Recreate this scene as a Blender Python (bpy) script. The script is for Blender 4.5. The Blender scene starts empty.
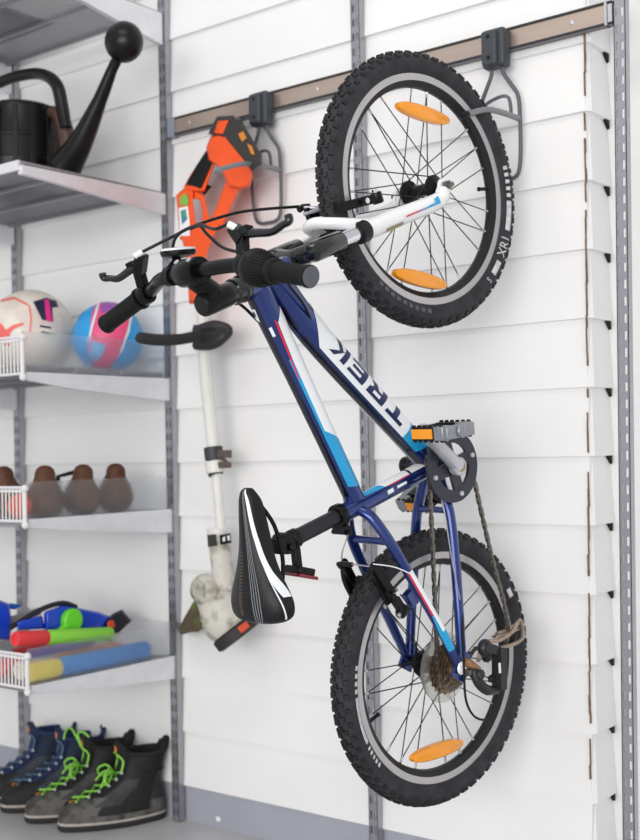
import bpy, bmesh, math, random
from mathutils import Vector as V, Matrix, Quaternion
random.seed(7)
PI = math.pi
C = bpy.context.scene.collection
sin, cos = math.sin, math.cos

# ------------------------------------------------------------------ camera geometry (metres, wall at y=0, floor at z=0)
FPX = 1175.29
CAM = V((0, -2.1107, 0.911))
CF = V((-0.61374, 0.789095, 0.025531)); CR = V((0.788815, 0.614235, -0.02206)); CU = V((0.033089, -0.0066, 0.999431))
def ray(u, v): return CF + CR * ((u - 320) / FPX) - CU * ((v - 420) / FPX)
def on_y(u, v, y): d = ray(u, v); return CAM + d * ((y - CAM.y) / d.y)
def on_x(u, v, x): d = ray(u, v); return CAM + d * ((x - CAM.x) / d.x)
def on_z(u, v, z): d = ray(u, v); return CAM + d * ((z - CAM.z) / d.z)

# ------------------------------------------------------------------ materials
def lin(c): return tuple(((x/255)/12.92 if x/255 <= .04045 else ((x/255+.055)/1.055)**2.4) for x in c)
MATS = {}
def M(name, rgb, rough=.5, metal=0., var=0., scale=30., bump=0., bscale=None, coat=0., trans=0., alt=None, lo=.45, hi=.62, ior=1.45, stretch=None, spec=.5):
    if name in MATS: return MATS[name]
    m = bpy.data.materials.new(name); m.use_nodes = True
    nt = m.node_tree; b = nt.nodes['Principled BSDF']; L = nt.links
    col = lin(rgb) + (1,)
    b.inputs['Base Color'].default_value = col
    b.inputs['Roughness'].default_value = rough; b.inputs['Metallic'].default_value = metal
    b.inputs['Coat Weight'].default_value = coat; b.inputs['Coat Roughness'].default_value = .08
    b.inputs['Transmission Weight'].default_value = trans; b.inputs['IOR'].default_value = ior
    b.inputs['Specular IOR Level'].default_value = spec
    tc = nt.nodes.new('ShaderNodeTexCoord'); src = tc.outputs['Object']
    if stretch:
        mp = nt.nodes.new('ShaderNodeMapping'); mp.inputs['Scale'].default_value = stretch
        L.new(src, mp.inputs['Vector']); src = mp.outputs['Vector']
    if var or alt:
        n = nt.nodes.new('ShaderNodeTexNoise'); n.inputs['Scale'].default_value = scale; n.inputs['Detail'].default_value = 6
        L.new(src, n.inputs['Vector'])
        r = nt.nodes.new('ShaderNodeValToRGB'); L.new(n.outputs['Fac'], r.inputs['Fac'])
        if alt:
            r.color_ramp.elements[0].position = lo; r.color_ramp.elements[1].position = hi
            r.color_ramp.elements[0].color = col; r.color_ramp.elements[1].color = lin(alt) + (1,)
        else:
            r.color_ramp.elements[0].position = .3; r.color_ramp.elements[1].position = .7
            r.color_ramp.elements[0].color = tuple(x*(1-var) for x in col[:3]) + (1,)
            r.color_ramp.elements[1].color = tuple(min(1, x*(1+var)) for x in col[:3]) + (1,)
        L.new(r.outputs['Color'], b.inputs['Base Color'])
    if bump:
        n2 = nt.nodes.new('ShaderNodeTexNoise'); n2.inputs['Scale'].default_value = bscale or scale; n2.inputs['Detail'].default_value = 5
        L.new(src, n2.inputs['Vector'])
        bp = nt.nodes.new('ShaderNodeBump'); bp.inputs['Strength'].default_value = bump; bp.inputs['Distance'].default_value = .01
        L.new(n2.outputs['Fac'], bp.inputs['Height']); L.new(bp.outputs['Normal'], b.inputs['Normal'])
    MATS[name] = m
    return m
siding = M('white_painted_siding', (240, 239, 238), .5, var=.03, scale=3, bump=.08, bscale=14, stretch=(1, 1, 1.5))
plinthm = M('grey_painted_plinth', (164, 166, 176), .55, var=.05, scale=8, bump=.05)
floorm = M('grey_floor_paint', (196, 195, 196), .3, var=.07, scale=9, bump=.03, bscale=90)
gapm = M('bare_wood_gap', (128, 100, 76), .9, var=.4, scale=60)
shadow_screw_dark = M('gap_shadow_and_screw', (30, 28, 28), .9)  # near black: painted shadow of the lap gaps, and the dark hook screws
galv = M('galvanised_steel', (226, 226, 230), .45, .35, var=.06, scale=25)
stdm = M('standard_steel', (168, 168, 174), .36, .8, var=.05, scale=40)
railm = M('track_steel', (204, 184, 170), .32, .85, var=.06, scale=20, stretch=(.2, 1, 4))
railg = M('track_lip_grey', (120, 118, 120), .45, .6)
blackp = M('black_plastic', (13, 13, 14), .4, var=.1, scale=80, spec=.35)
blackg = M('black_gloss', (16, 16, 18), .18, coat=.6)
blackmt = M('black_alloy', (15, 15, 16), .26, .3, spec=.4)
rubber = M('black_rubber', (16, 16, 17), .55, var=.12, scale=60, spec=.3)
knobm = M('tire_knob_rubber', (27, 27, 29), .6, var=.2, scale=60)
tirem = M('tire_rubber', (50, 50, 54), .66, var=.3, scale=35, bump=.2, bscale=200, spec=.35)
hookm = M('hook_plastic_grey', (62, 66, 72), .5, var=.05)
hookw = M('hook_wire_grey', (98, 102, 108), .45, .35)
hooka = M('hook_arm_grey', (136, 138, 142), .5, .3)
silver = M('rim_silver', (190, 187, 188), .34, .75, var=.03)
chrome = M('chrome', (225, 225, 228), .1, 1.)
alloy = M('alloy_grey', (196, 197, 202), .32, .5, var=.08, scale=60)
rimin = M('rim_black', (34, 34, 36), .4, .3)
spokem = M('spoke_black', (44, 44, 46), .35, .6)
amber = M('amber_reflector', (255, 158, 16), .24, var=.06, scale=160, bump=.2, bscale=220, coat=.7)
redr = M('red_reflector', (130, 20, 28), .25, coat=.6)
whitep = M('white_paint_gloss', (242, 242, 242), .25, coat=.5)
whited = M('white_decal', (240, 242, 244), .35, coat=.3)
blue = M('frame_blue', (26, 52, 122), .28, .6, var=.06, scale=200, coat=1.)
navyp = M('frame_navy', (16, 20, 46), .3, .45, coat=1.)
cyan = M('cyan_decal', (30, 160, 214), .35, coat=.4)
redd = M('red_decal', (214, 50, 76), .4)
navyd = M('navy_decal', (30, 38, 84), .4)
chainm = M('chain_steel', (120, 114, 106), .38, .85, var=.3, scale=300)
cogm = M('cassette_steel', (146, 126, 106), .4, .85, var=.3, scale=120)
hazep = M('clear_plastic_disc', (236, 235, 230), .25, trans=.9, ior=1.2)
browncage = M('derailleur_steel', (176, 158, 142), .35, .8, var=.2, scale=90)
wire = M('wire_silver', (158, 158, 162), .4, .7)
whitewire = M('white_coated_wire', (224, 222, 222), .45)
frost = M('frosted_panel', (246, 249, 252), .34, trans=.95, ior=1.12, spec=.3)
orange = M('trimmer_orange', (240, 84, 20), .38, var=.04, scale=20, coat=.2)
whites = M('trimmer_white', (226, 224, 218), .4, var=.05, scale=15)
dirty = M('dirty_white_plastic', (204, 200, 190), .5, scale=24, alt=(96, 94, 60), lo=.50, hi=.74)
dirtyd = M('dirty_guard', (84, 72, 58), .8, scale=40, alt=(96, 106, 48), lo=.5, hi=.68)
saddlem = M('saddle_black', (20, 20, 22), .4, bump=.1, bscale=500, spec=.4)
greyd = M('grey_line', (150, 152, 158), .45)

# ------------------------------------------------------------------ mesh builder
class MB:
    def __init__(s): s.v = []; s.f = []; s.m = []
    def add(s, vs, fs, mi=0):
        o = len(s.v); s.v += [tuple(x) for x in vs]
        for f in fs: s.f.append([i + o for i in f]); s.m.append(mi)
    def box(s, c, size, R=None, mi=0, ch=0.):
        c = V(c); hx, hy, hz = [x/2 for x in size]
        vs = [V((sx*hx, sy*hy, sz*hz)) for sz in (-1, 1) for sy in (-1, 1) for sx in (-1, 1)]
        if R is not None: vs = [R @ x for x in vs]
        s.add([c + x for x in vs], [(0,2,3,1), (4,5,7,6), (0,1,5,4), (2,6,7,3), (0,4,6,2), (1,3,7,5)], mi)
    def bar(s, a, b, w, h, hint=(0,0,1), mi=0):
        a, b = V(a), V(b); t = (b-a).normalized(); sd = t.cross(V(hint)).normalized(); up = sd.cross(t)
        R = Matrix((t, sd, up)).transposed()
        s.box((a+b)/2, ((b-a).length, w, h), R, mi)
    def rings(s, rings, cap=True, mi=0, closed=True):
        n = len(rings[0]); o = len(s.v)
        for r in rings: s.v += [tuple(x) for x in r]
        for i in range(len(rings)-1):
            for j in range(n if closed else n-1):
                k = (j+1) % n
                s.f.append([o+i*n+j, o+i*n+k, o+(i+1)*n+k, o+(i+1)*n+j]); s.m.append(mi)
        if cap and closed:
            s.f.append([o+j for j in range(n)][::-1]); s.m.append(mi)
            s.f.append([o+(len(rings)-1)*n+j for j in range(n)]); s.m.append(mi)
    def tube(s, pts, r, n=10, mi=0, cap=True, smooth=0, closed=False):
        pts = [V(p) for p in pts]
        if smooth: pts = catmull(pts, smooth, closed)
        N = len(pts)
        rr = r if isinstance(r, (list, tuple)) else None
        up = None; rings = []
        for i in range(N):
            if closed: t = (pts[(i+1) % N] - pts[i-1]).normalized()
            else: t = (pts[min(i+1, N-1)] - pts[max(i-1, 0)]).normalized()
            if up is None:
                up = V((0,0,1)) if abs(t.z) < .9 else V((1,0,0))
            sd = t.cross(up)
            if sd.length < 1e-6: sd = t.orthogonal()
            sd.normalize(); up = sd.cross(t).normalized()
            if rr:
                x = i/(N-1)*(len(rr)-1); k = min(int(x), len(rr)-2); rad = rr[k] + (rr[k+1]-rr[k])*(x-k)
            else: rad = r
            rings.append([pts[i] + (sd*cos(2*PI*j/n) + up*sin(2*PI*j/n))*rad for j in range(n)])
        if closed: rings.append(rings[0]); s.rings(rings, False, mi)
        else: s.rings(rings, cap, mi)
    def cyl(s, a, b, r, n=20, mi=0, r2=None): s.tube([a, b], [r, r if r2 is None else r2], n, mi)
    def lathe(s, prof, a, d, n=32, mi=0, cap=True):
        a = V(a); d = V(d).normalized(); x = d.orthogonal().normalized(); y = d.cross(x)
        s.rings([[a + d*h + (x*cos(2*PI*j/n) + y*sin(2*PI*j/n))*max(r, 1e-5) for j in range(n)] for r, h in prof], cap, mi)
    def ball(s, c, r, n=24, mi=0, sc=(1,1,1), R=None):
        c = V(c); m = n//2; rings = []
        for i in range(m+1):
            th = PI*(.001 + .998*i/m)
            ring = []
            for j in range(n):
                p = V((sin(th)*cos(2*PI*j/n)*sc[0], sin(th)*sin(2*PI*j/n)*sc[1], cos(th)*sc[2]))*r
                if R is not None: p = R @ p
                ring.append(c+p)
            rings.append(ring)
        s.rings(rings, True, mi)
    def build(s, name, mats, parent=None, sharp=40, bevel=0, seg=2, smooth=True, loc=None):
        me = bpy.data.meshes.new(name); me.from_pydata(s.v, [], s.f)
        for m in (mats if isinstance(mats, (list, tuple)) else [mats]): me.materials.append(m)
        me.polygons.foreach_set('material_index', s.m)
        bm = bmesh.new(); bm.from_mesh(me); bmesh.ops.recalc_face_normals(bm, faces=bm.faces); bm.to_mesh(me); bm.free()
        if smooth:
            me.shade_smooth(); me.set_sharp_from_angle(angle=math.radians(sharp))
        o = bpy.data.objects.new(name, me); C.objects.link(o)
        if loc is not None: o.location = loc
        if parent: o.parent = parent
        if bevel:
            b = o.modifiers.new('bevel', 'BEVEL'); b.width = bevel; b.segments = seg; b.limit_method = 'ANGLE'; b.angle_limit = math.radians(35)
        return o
def catmull(p, k, closed=False):
    out = []; n = len(p)
    rng = range(n if closed else n-1)
    for i in rng:
        if closed: a, b, c, d = p[i-1], p[i], p[(i+1) % n], p[(i+2) % n]
        else: a, b, c, d = p[max(i-1, 0)], p[i], p[i+1], p[min(i+2, n-1)]
        for j in range(k):
            t = j/k
            out.append(.5*((2*b) + (c-a)*t + (2*a-5*b+4*c-d)*t*t + (3*b-a-3*c+d)*t**3))
    if not closed: out.append(p[-1].copy())
    return out
def tag(o, label, cat, group=None, kind=None):
    o['label'] = label
    if cat: o['category'] = cat
    if group: o['group'] = group
    if kind: o['kind'] = kind
    return o
def thing(name, label, cat, loc=(0,0,0), group=None, mw=None):
    o = bpy.data.objects.new(name, None); C.objects.link(o); o.empty_display_size = .05
    if mw is not None: o.matrix_world = mw
    else: o.location = loc
    return tag(o, label, cat, group)
def struct(o, label=None):
    o['kind'] = 'structure'
    if label: o['label'] = label
    return o
def text_mesh(s, size):
    cu = bpy.data.curves.new('lettering', 'FONT'); cu.body = s; cu.size = size; cu.align_x = 'CENTER'; cu.align_y = 'CENTER'; cu.resolution_u = 3
    o = bpy.data.objects.new('lettering', cu); C.objects.link(o)
    dg = bpy.context.evaluated_depsgraph_get(); me = bpy.data.meshes.new_from_object(o.evaluated_get(dg))
    vs = [v.co.copy() for v in me.vertices]; fs = [list(p.vertices) for p in me.polygons]
    bpy.data.objects.remove(o); bpy.data.curves.remove(cu); bpy.data.meshes.remove(me)
    return vs, fs

# ================================================================== SETTING
SE0, SEH = .088, .1333
def xc(z): return -.965 - .021*(1.75 - z)          # the wall's right end, slightly out of plumb
RD = .088                                            # depth of the return at that end
mb = MB()
prof = []
for k in range(0, 18):
    z = SE0 + SEH*k; prof.append((-.0115, z)); prof.append((-.002, z+SEH-.0005))
xs = [-4.2 + i*(3.235/24) for i in range(25)]
rows = []
for y, z in prof: rows.append([V((x if i < 24 else xc(z), y, z)) for i, x in enumerate(xs)])
mb.rings(rows, cap=False, closed=False)
bul = lambda y: -y - .002
rows = [[V((xc(z), y, z)), V((xc(z)+bul(y), y+.012, z)), V((xc(z)+bul(y), RD, z))] for y, z in prof]
mb.rings(rows, cap=False, closed=False)
wall = struct(mb.build('wall_back', siding, smooth=False))
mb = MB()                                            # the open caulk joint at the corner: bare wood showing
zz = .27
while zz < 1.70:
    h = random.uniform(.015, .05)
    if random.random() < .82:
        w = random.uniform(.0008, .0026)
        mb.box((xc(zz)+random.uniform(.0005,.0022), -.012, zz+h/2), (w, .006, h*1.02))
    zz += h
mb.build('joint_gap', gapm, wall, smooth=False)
mb = MB()  # solid dark wedges standing in for the shadow in the gaps under the laps
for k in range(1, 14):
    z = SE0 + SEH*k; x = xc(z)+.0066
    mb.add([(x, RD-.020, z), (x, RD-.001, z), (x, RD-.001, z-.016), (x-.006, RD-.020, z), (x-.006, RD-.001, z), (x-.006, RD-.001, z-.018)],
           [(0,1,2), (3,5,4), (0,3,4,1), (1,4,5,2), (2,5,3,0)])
mb.build('lap_gap_shadow', shadow_screw_dark, wall, smooth=False)
mb = MB(); mb.box((-.60, RD+.012, 1.2), (.80, .02, 2.5)); struct(mb.build('trim_1', siding, smooth=False))
mb = MB(); mb.box((-2.55, .012, .045), (3.3, .03, .094)); struct(mb.build('baseboard_back', plinthm, smooth=False))
mb = MB(); mb.box((-1.0, -1.6, -.02), (7, 3.6, .04)); struct(mb.build('floor', floorm, smooth=False))
mb = MB(); mb.ball(on_y(218, 819, -.003), .006, 12, sc=(1.3,.15,1)); 
sp = mb.build('paint_spot', M('white_spot', (240,240,240), .5), bpy.data.objects['baseboard_back'])

# ------------------------------------------------------------------ wall standards (slotted uprights)
def standard(xr, label, lean=0.):
    W, D, Z0, Z1 = .0234, .03, .004, 2.12
    mb = MB()
    xl = xr - W
    colx = [0, .0042, .0088, .0146, .0192, W]
    zs = [Z0]; z = Z0 + .012
    while z + .03 < Z1: zs += [z, z+.0165]; z += .032
    zs.append(Z1)
    for i in range(len(zs)-1):
        slot = i % 2 == 1
        for j in range(5):
            if slot and j in (1, 3): continue
            x0, x1 = xl+colx[j], xl+colx[j+1]
            for yy in (-D, -D+.0016):
                mb.add([(x0,yy,zs[i]), (x1,yy,zs[i]), (x1,yy,zs[i+1]), (x0,yy,zs[i+1])], [(0,1,2,3)])
    for x in (xl+.0008, xr-.0008): mb.box((x, -D/2-.006, (Z0+Z1)/2), (.0016, D-.012, Z1-Z0))
    for v in range(len(mb.v)):
        a = mb.v[v]; mb.v[v] = (a[0] - lean*(1.7-a[2]), a[1], a[2])
    o = mb.build('wall_standard', stdm, smooth=False)
    return tag(o, label, 'shelf upright')
standard(-2.686, 'slotted steel upright behind the two balls, furthest into the shelving corner')
standard(-2.0847, 'slotted steel upright beside the orange trimmer, holding the shelf ends')
standard(-1.4847, 'slotted steel upright on the wall running behind the blue bicycle')
standard(-.874, 'slotted steel upright at the corner trim, where the wall track ends', lean=.0182)

def track(x0, x1, label, capl, screws):
    t = thing('wall_track', label, 'wall track', (x0, 0, 1.70))
    zb, zt = .003, .047
    mb = MB()
    mb.box(((x1-x0)/2, -.024, .025), (x1-x0, .003, .036))
    mb.build('track_face', railm, t, smooth=False)
    mb = MB(); mb.box(((x1-x0)/2, -.020, .0045), (x1-x0, .016, .005)); mb.box(((x1-x0)/2, -.0265, .0045), (x1-x0, .003, .0075))
    mb.build('lower_lip', railg, t, smooth=False)
    mb = MB(); mb.box(((x1-x0)/2, -.020, .0455), (x1-x0, .016, .0045)); mb.build('upper_lip', M('track_lip_dark', (58,56,56), .5, .5), t, smooth=False)
    for x in screws:
        mb = MB(); mb.lathe([(.0048, 0), (.0045, .0015), (.002, .0028)], (x-x0, -.0253, .026), (0,-1,0), 14); mb.box((x-x0, -.0285, .026), (.006, .0008, .0012)); mb.build('screw', alloy, t)
    if capl:
        mb = MB(); mb.box((.011, -.0195, .024), (.024, .024, .05)); mb.build('end_cap', M('cap_blue_grey', (136,142,156), .45), t, bevel=.002)
    else:
        mb = MB(); mb.box((x1-x0-.012, -.0195, .025), (.005, .022, .046)); mb.box((x1-x0-.004, -.022, .024), (.008, .014, .034)); mb.build('end_clip', alloy, t, smooth=False)
    return t
track(-2.082, -1.511, 'steel wall track over the orange trimmer, left of the bicycle wheel', True, [-2.01, -1.61])
track(-1.481, -.901, 'steel wall track carrying the hook above the bicycle front wheel', False, [-.985])

# ------------------------------------------------------------------ hooks
def hook(x, label, dz=0.):
    t = thing('wall_hook', label, 'hook', (x, 0, 1.70+dz))
    mb = MB(); mb.box((0, -.040, .006), (.052, .030, .078)); 
    mb.build('hook_bracket', hookm, t, bevel=.007, seg=3)
    mb = MB(); mb.box((-.004, -.058, .004), (.034, .014, .07)); b = mb.build('bracket_rib', hookm, t, bevel=.005, seg=3)
    for z in (.026, -.016):
        mb = MB(); mb.cyl((-.004, -.0648, z), (-.004, -.0662, z), .0042, 12); mb.build('screw', shadow_screw_dark, b)
    mb = MB()
    mb.tube([(-.013,-.038,-.03), (-.014,-.037,-.045), (-.030,-.033,-.072), (-.040,-.030,-.09), (-.044,-.03,-.12), (-.043,-.028,-.2), (-.036,-.026,-.245), (-.02,-.026,-.256), (.0,-.026,-.257), (.02,-.026,-.256), (.036,-.026,-.245), (.043,-.028,-.2), (.044,-.03,-.12), (.040,-.030,-.09), (.030,-.033,-.072), (.014,-.037,-.045), (.013,-.038,-.03)], .0042, 10, smooth=4)
    mb.build('wire_loop', hookw, t)
    mb = MB()
    mb.tube([(-.043,-.031,-.112), (-.036,-.040,-.112), (-.01,-.062,-.106), (.022,-.066,-.100), (.036,-.062,-.103), (.040,-.060,-.118), (.041,-.060,-.139)], .0036, 8, smooth=4)
    mb.build('arm_brace', hookw, t)
    mb = MB(); mb.tube([(.042,-.030,-.140), (.042,-.09,-.142), (.042,-.16,-.150), (.041,-.235,-.176)], .0058, 12, smooth=5)
    a = mb.build('hook_arm', hooka, t)
    mb = MB(); mb.tube([(.041,-.230,-.174), (.041,-.247,-.181), (.041,-.252,-.182)], [.0068, .0068, .004], 12); mb.build('arm_tip', rubber if x > -1.5 else hooka, a)
    return t
hook(-1.143, 'grey double-armed hook on the wall track holding up the bicycle front wheel')
hook(-1.762, 'grey double-armed hook on the wall track holding the orange trimmer')

# ================================================================== BICYCLE
BO = V((-1.165707, -.284777, .512574))
BX = V((.013164, -.028654, .999503)); BY = V((-.983414, .180468, .018126)); BZ = V((-.180898, -.983163, -.025803))
BM = Matrix(((BX.x,BY.x,BZ.x,BO.x), (BX.y,BY.y,BZ.y,BO.y), (BX.z,BY.z,BZ.z,BO.z), (0,0,0,1)))
BI = BM.inverted()
def bp(u, v, y):
    """point of the bicycle (its own coordinates) seen at photo point u, v, in the plane y of the bicycle"""
    c = BI @ CAM; d = (BI.to_3x3() @ ray(u, v)); return c + d*((y - c.y)/d.y)
bike = thing('bicycle', "blue kids' mountain bike hung by its front wheel from a wall hook", 'bicycle', mw=BM)

class BT:
    """tube with an elliptical section whose zero angle faces the drive side"""
    def __init__(s, pts, ra, rb, k=8):
        s.p = catmull([V(x) for x in pts], k); s.ra, s.rb = ra, rb; s.fr = []
        N = len(s.p)
        for i in range(N):
            t = (s.p[min(i+1,N-1)] - s.p[max(i-1,0)]).normalized()
            sd = V((0,-1,0)); sd = (sd - t*(sd.dot(t))).normalized(); up = t.cross(-sd).normalized()
            if up.z < 0 and abs(t.x) > .3: up = -up
            elif abs(t.x) <= .3 and up.x > 0: up = -up
            s.fr.append((sd, up))
    def _r(s, arr, t):
        x = t*(len(arr)-1); k = min(int(x), len(arr)-2); return arr[k] + (arr[k+1]-arr[k])*(x-k)
    def at(s, t, phi, off=0.):
        N = len(s.p)-1; x = min(max(t, 0), 1)*N; k = min(int(x), N-1); f = x-k
        c = s.p[k].lerp(s.p[k+1], f); sd = s.fr[k][0].lerp(s.fr[k+1][0], f); up = s.fr[k][1].lerp(s.fr[k+1][1], f)
        a, b = s._r(s.ra, t)+off, s._r(s.rb, t)+off
        return c + sd*(a*cos(phi)) + up*(b*sin(phi))
    def mesh(s, mb, n=20, mi=0):
        N = len(s.p)
        mb.rings([[s.at(i/(N-1), 2*PI*j/n) for j in range(n)] for i in range(N)], True, mi)
    def quad(s, mb, q, off=.0006, nu=10, nv=8, mi=0):
        """q: four (t, phi degrees) corners"""
        rows = []
        for i in range(nu+1):
            a = i/nu
            row = []
            for j in range(nv+1):
                b = j/nv
                t = (q[0][0]*(1-a)+q[1][0]*a)*(1-b) + (q[3][0]*(1-a)+q[2][0]*a)*b
                ph = (q[0][1]*(1-a)+q[1][1]*a)*(1-b) + (q[3][1]*(1-a)+q[2][1]*a)*b
                row.append(s.at(t, math.radians(ph), off))
            rows.append(row)
        mb.rings(rows, False, mi, closed=False)
BB = V((.365, 0, -.006))
ALEN = V((-cos(math.radians(69)), 0, sin(math.radians(69))))
def axis(z): return V((.6636 - (z-.434)/math.tan(math.radians(69)), 0, z))
tt = BT([(.318,0,.190), (.42,0,.2487), (.53,0,.312), (.62,0,.3638), (axis(.396).x,0,.396)], [.0165,.0165,.0175,.019,.020], [.0175,.0185,.020,.023,.024])
dt = BT([BB, (.45,0,.095), (.54,0,.204), (.62,0,.295), (axis(.358).x,0,.358)], [.021,.022,.0225,.022,.020], [.021,.024,.026,.027,.025])
st = BT([BB, (.341,0,.072), (.316,0,.152), (.2915,0,.232)], [.0165]*4, [.0165]*4)
ht = BT([axis(.330), axis(.350), axis(.385), axis(.418)], [.0225,.021,.021,.0225], [.0225,.021,.021,.0225])
fb = MB()
for t_ in (tt, dt, st, ht): t_.mesh(fb, 24)
fb.cyl((BB.x,-.034,BB.z), (BB.x,.034,BB.z), .021, 24)
stays = {}
for s in (-1, 1):
    ss = BT([(.300,s*.010,.188), (.285,s*.030,.178), (.235,s*.049,.150), (.16,s*.057,.102), (.08,s*.062,.050), (.018,s*.065,.014)], [.0085]*6, [.0105,.0105,.010,.009,.0085,.0075])
    cs = BT([(.345,s*.018,-.006), (.31,s*.030,-.006), (.27,s*.042,-.006), (.18,s*.052,-.005), (.08,s*.060,-.002), (.014,s*.064,.0)], [.009]*6, [.011,.011,.010,.010,.009,.008])
    ss.mesh(fb, 16); cs.mesh(fb, 16); stays[s] = (ss, cs)
    fb.box((.006, s*.0655, .004), (.044, .006, .034), Matrix.Rotation(.5, 3, 'Y')); fb.box((.012, s*.0655, -.008), (.04,.006,.022))
    fb.box((.142, s*.050, .112), (.028, .014, .016), Matrix.Rotation(-.6, 3, 'Y'))
fb.cyl((.244,-.048,.154), (.244,.048,.154), .007, 14)
fb.cyl((.285,-.04,-.006), (.285,.04,-.006), .006, 12)
frame = fb.build('frame', blue, bike)
def decal(tube, quads, mat, name, off=.0006, label=None, parent=None):
    mb = MB()
    for q in quads: tube.quad(mb, q, off)
    o = mb.build(name, mat, parent or frame)
    if label: o['label'] = label
    return o
# down tube: navy upper side, white panel, cyan end, lettering
decal(dt, [[(.06,52),(.86,58),(.86,178),(.06,178)]], navyp, 'navy_upper_paint', .0004)
decal(dt, [[(.205,-78),(.72,-78),(.655,44),(.205,44)], [(.72,-78),(.80,-78),(.76,-30),(.655,44)]], whited, 'white_panel', .0007, 'white panel on the drive side of the down tube')
decal(dt, [[(.09,-78),(.205,-78),(.205,44),(.135,44)]], cyan, 'cyan_band', .0007)
LET = {'T': [[(0,.76),(1,.76),(1,1),(0,1)], [(.36,0),(.66,0),(.66,.76),(.36,.76)]],
 'R': [[(0,0),(.28,0),(.28,1),(0,1)], [(.28,.8),(.8,.8),(.98,1),(.28,1)], [(.7,.5),(.98,.58),(.98,1),(.7,.86)], [(.28,.4),(.8,.4),(.9,.58),(.28,.58)], [(.68,0),(1,0),(.78,.42),(.48,.42)]],
 'E': [[(0,0),(.28,0),(.28,1),(0,1)], [(.28,.8),(1,.8),(1,1),(.28,1)], [(.28,.41),(.9,.41),(.9,.6),(.28,.6)], [(.28,0),(1,0),(1,.2),(.28,.2)]],
 'K': [[(0,0),(.28,0),(.28,1),(0,1)], [(.28,.36),(.5,.5),(1,1),(.66,1)], [(.38,.46),(.68,0),(1.02,0),(.56,.58)]]}
mb = MB(); t0 = .232; wd = .083; ga = .018
for i, ch in enumerate('TREK'):
    for q in LET[ch]:
        dt.quad(mb, [(t0 + i*(wd+ga) + (x + .10*y)*wd, -44 + 66*y) for x, y in q], .0012, 5, 6)
mb.build('brand_lettering', navyd, frame)['label'] = 'navy brand lettering on the white down tube panel'
# top tube: upper side painted navy
decal(tt, [[(.05,58),(.98,66),(.98,175),(.05,175)]], navyp, 'navy_upper_paint', .0004)
decal(tt, [[(.22,-75),(.66,-75),(.58,20),(.30,26)], [(.66,-75),(.80,-40),(.74,10),(.58,20)]], whited, 'white_panel', .0007)
decal(tt, [[(.05,-75),(.22,-75),(.30,26),(.09,40)], [(.30,26),(.58,20),(.58,38),(.09,40)]], cyan, 'cyan_band', .0007)
decal(tt, [[(.50,29),(.74,12),(.76,22),(.50,36)]], redd, 'red_line', .001)
decal(tt, [[(.69,44),(.735,44),(.735,58),(.69,58)]], whited, 'white_emblem', .001)
# seat tube
decal(st, [[(.30,-112),(.62,-112),(.55,-42),(.30,-42)]], whited, 'white_panel', .0007)
decal(st, [[(.55,-42),(.62,-112),(.80,-100),(.74,-50)]], cyan, 'cyan_band', .0007)
decal(st, [[(.30,-42),(.52,-42),(.52,-34),(.30,-34)]], redd, 'red_line', .0008)
decal(st, [[(.50,-16),(.56,-16),(.56,8),(.50,8)], [(.36,-14),(.46,-14),(.46,2),(.36,2)]], whited, 'small_emblem', .0009)
decal(st, [[(.08,-110),(.28,-110),(.28,-40),(.08,-40)]], M('sticker_white', (232,232,232), .5), 'sticker', .0011)
for s in (-1, 1):
    ss = stays[s][0]; sg = 1 if s < 0 else 1
    a0, a1 = (-30, 75) if s < 0 else (130, 210)
    decal(ss, [[(.52,a0),(.80,a0),(.80,a1-50),(.52,a1-50)]], whited, 'white_panel', .0006)
    decal(ss, [[(.52,a1-50),(.72,a1-50),(.72,a1-28),(.52,a1-28)]], redd, 'red_line', .0006)
    decal(ss, [[(.72,a1-50),(.80,a1-50),(.80,a1),(.72,a1-28)], [(.80,a0),(.90,a0),(.90,a1),(.80,a1)]], cyan, 'cyan_band', .0007)
# head emblem
mb = MB()
ht.quad(mb, [(.45,40),(.85,40),(.85,110),(.45,110)], .001); 
tt.quad(mb, [(.775,84),(.845,80),(.85,112),(.80,122)], .001)
mb.build('head_emblem', whited, frame)
mb = MB(); tt.quad(mb, [(.80,92),(.832,90),(.832,106),(.808,110)], .0016); mb.build('emblem_shield', navyd, frame)

# headset, stem, steerer
mb = MB()
mb.lathe([(.0215,0),(.0225,.0015),(.0225,.008),(.0195,.010),(.0195,.015),(.0215,.016),(.0215,.024),(.0185,.026),(.0185,.036)], axis(.418), ALEN, 28)
mb.build('headset', blackg, bike)
mb = MB(); s0, s1 = axis(.452), axis(.497)
mb.lathe([(.0185,0),(.0195,.003),(.0195,.046),(.0185,.049)], s0, ALEN, 28)
clampc = V((.6885, 0, .519))
mb.tube([axis(.472), axis(.477)+V((.012,0,.004)), clampc - V((.012,0,.008)), clampc], [.019,.0175,.017,.018], 18)
mb.lathe([(.021,-.024),(.022,-.022),(.022,.022),(.021,.024)], clampc, (0,1,0), 24)
stem = mb.build('stem', blackmt, bike)
mb = MB(); mb.lathe([(.0185,0),(.0185,.003),(.016,.006),(.006,.0065)], s0 + ALEN*.049, ALEN, 24); mb.build('top_cap', blackp, stem)
for y in (-.016, .016):
    for dz in (-.0, ):
        mb = MB(); mb.lathe([(.0045,0),(.0045,.004),(.003,.005)], clampc + V((.014,y,.014)), (.7,0,.7), 12); mb.build('clamp_bolt', alloy, stem)
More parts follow.
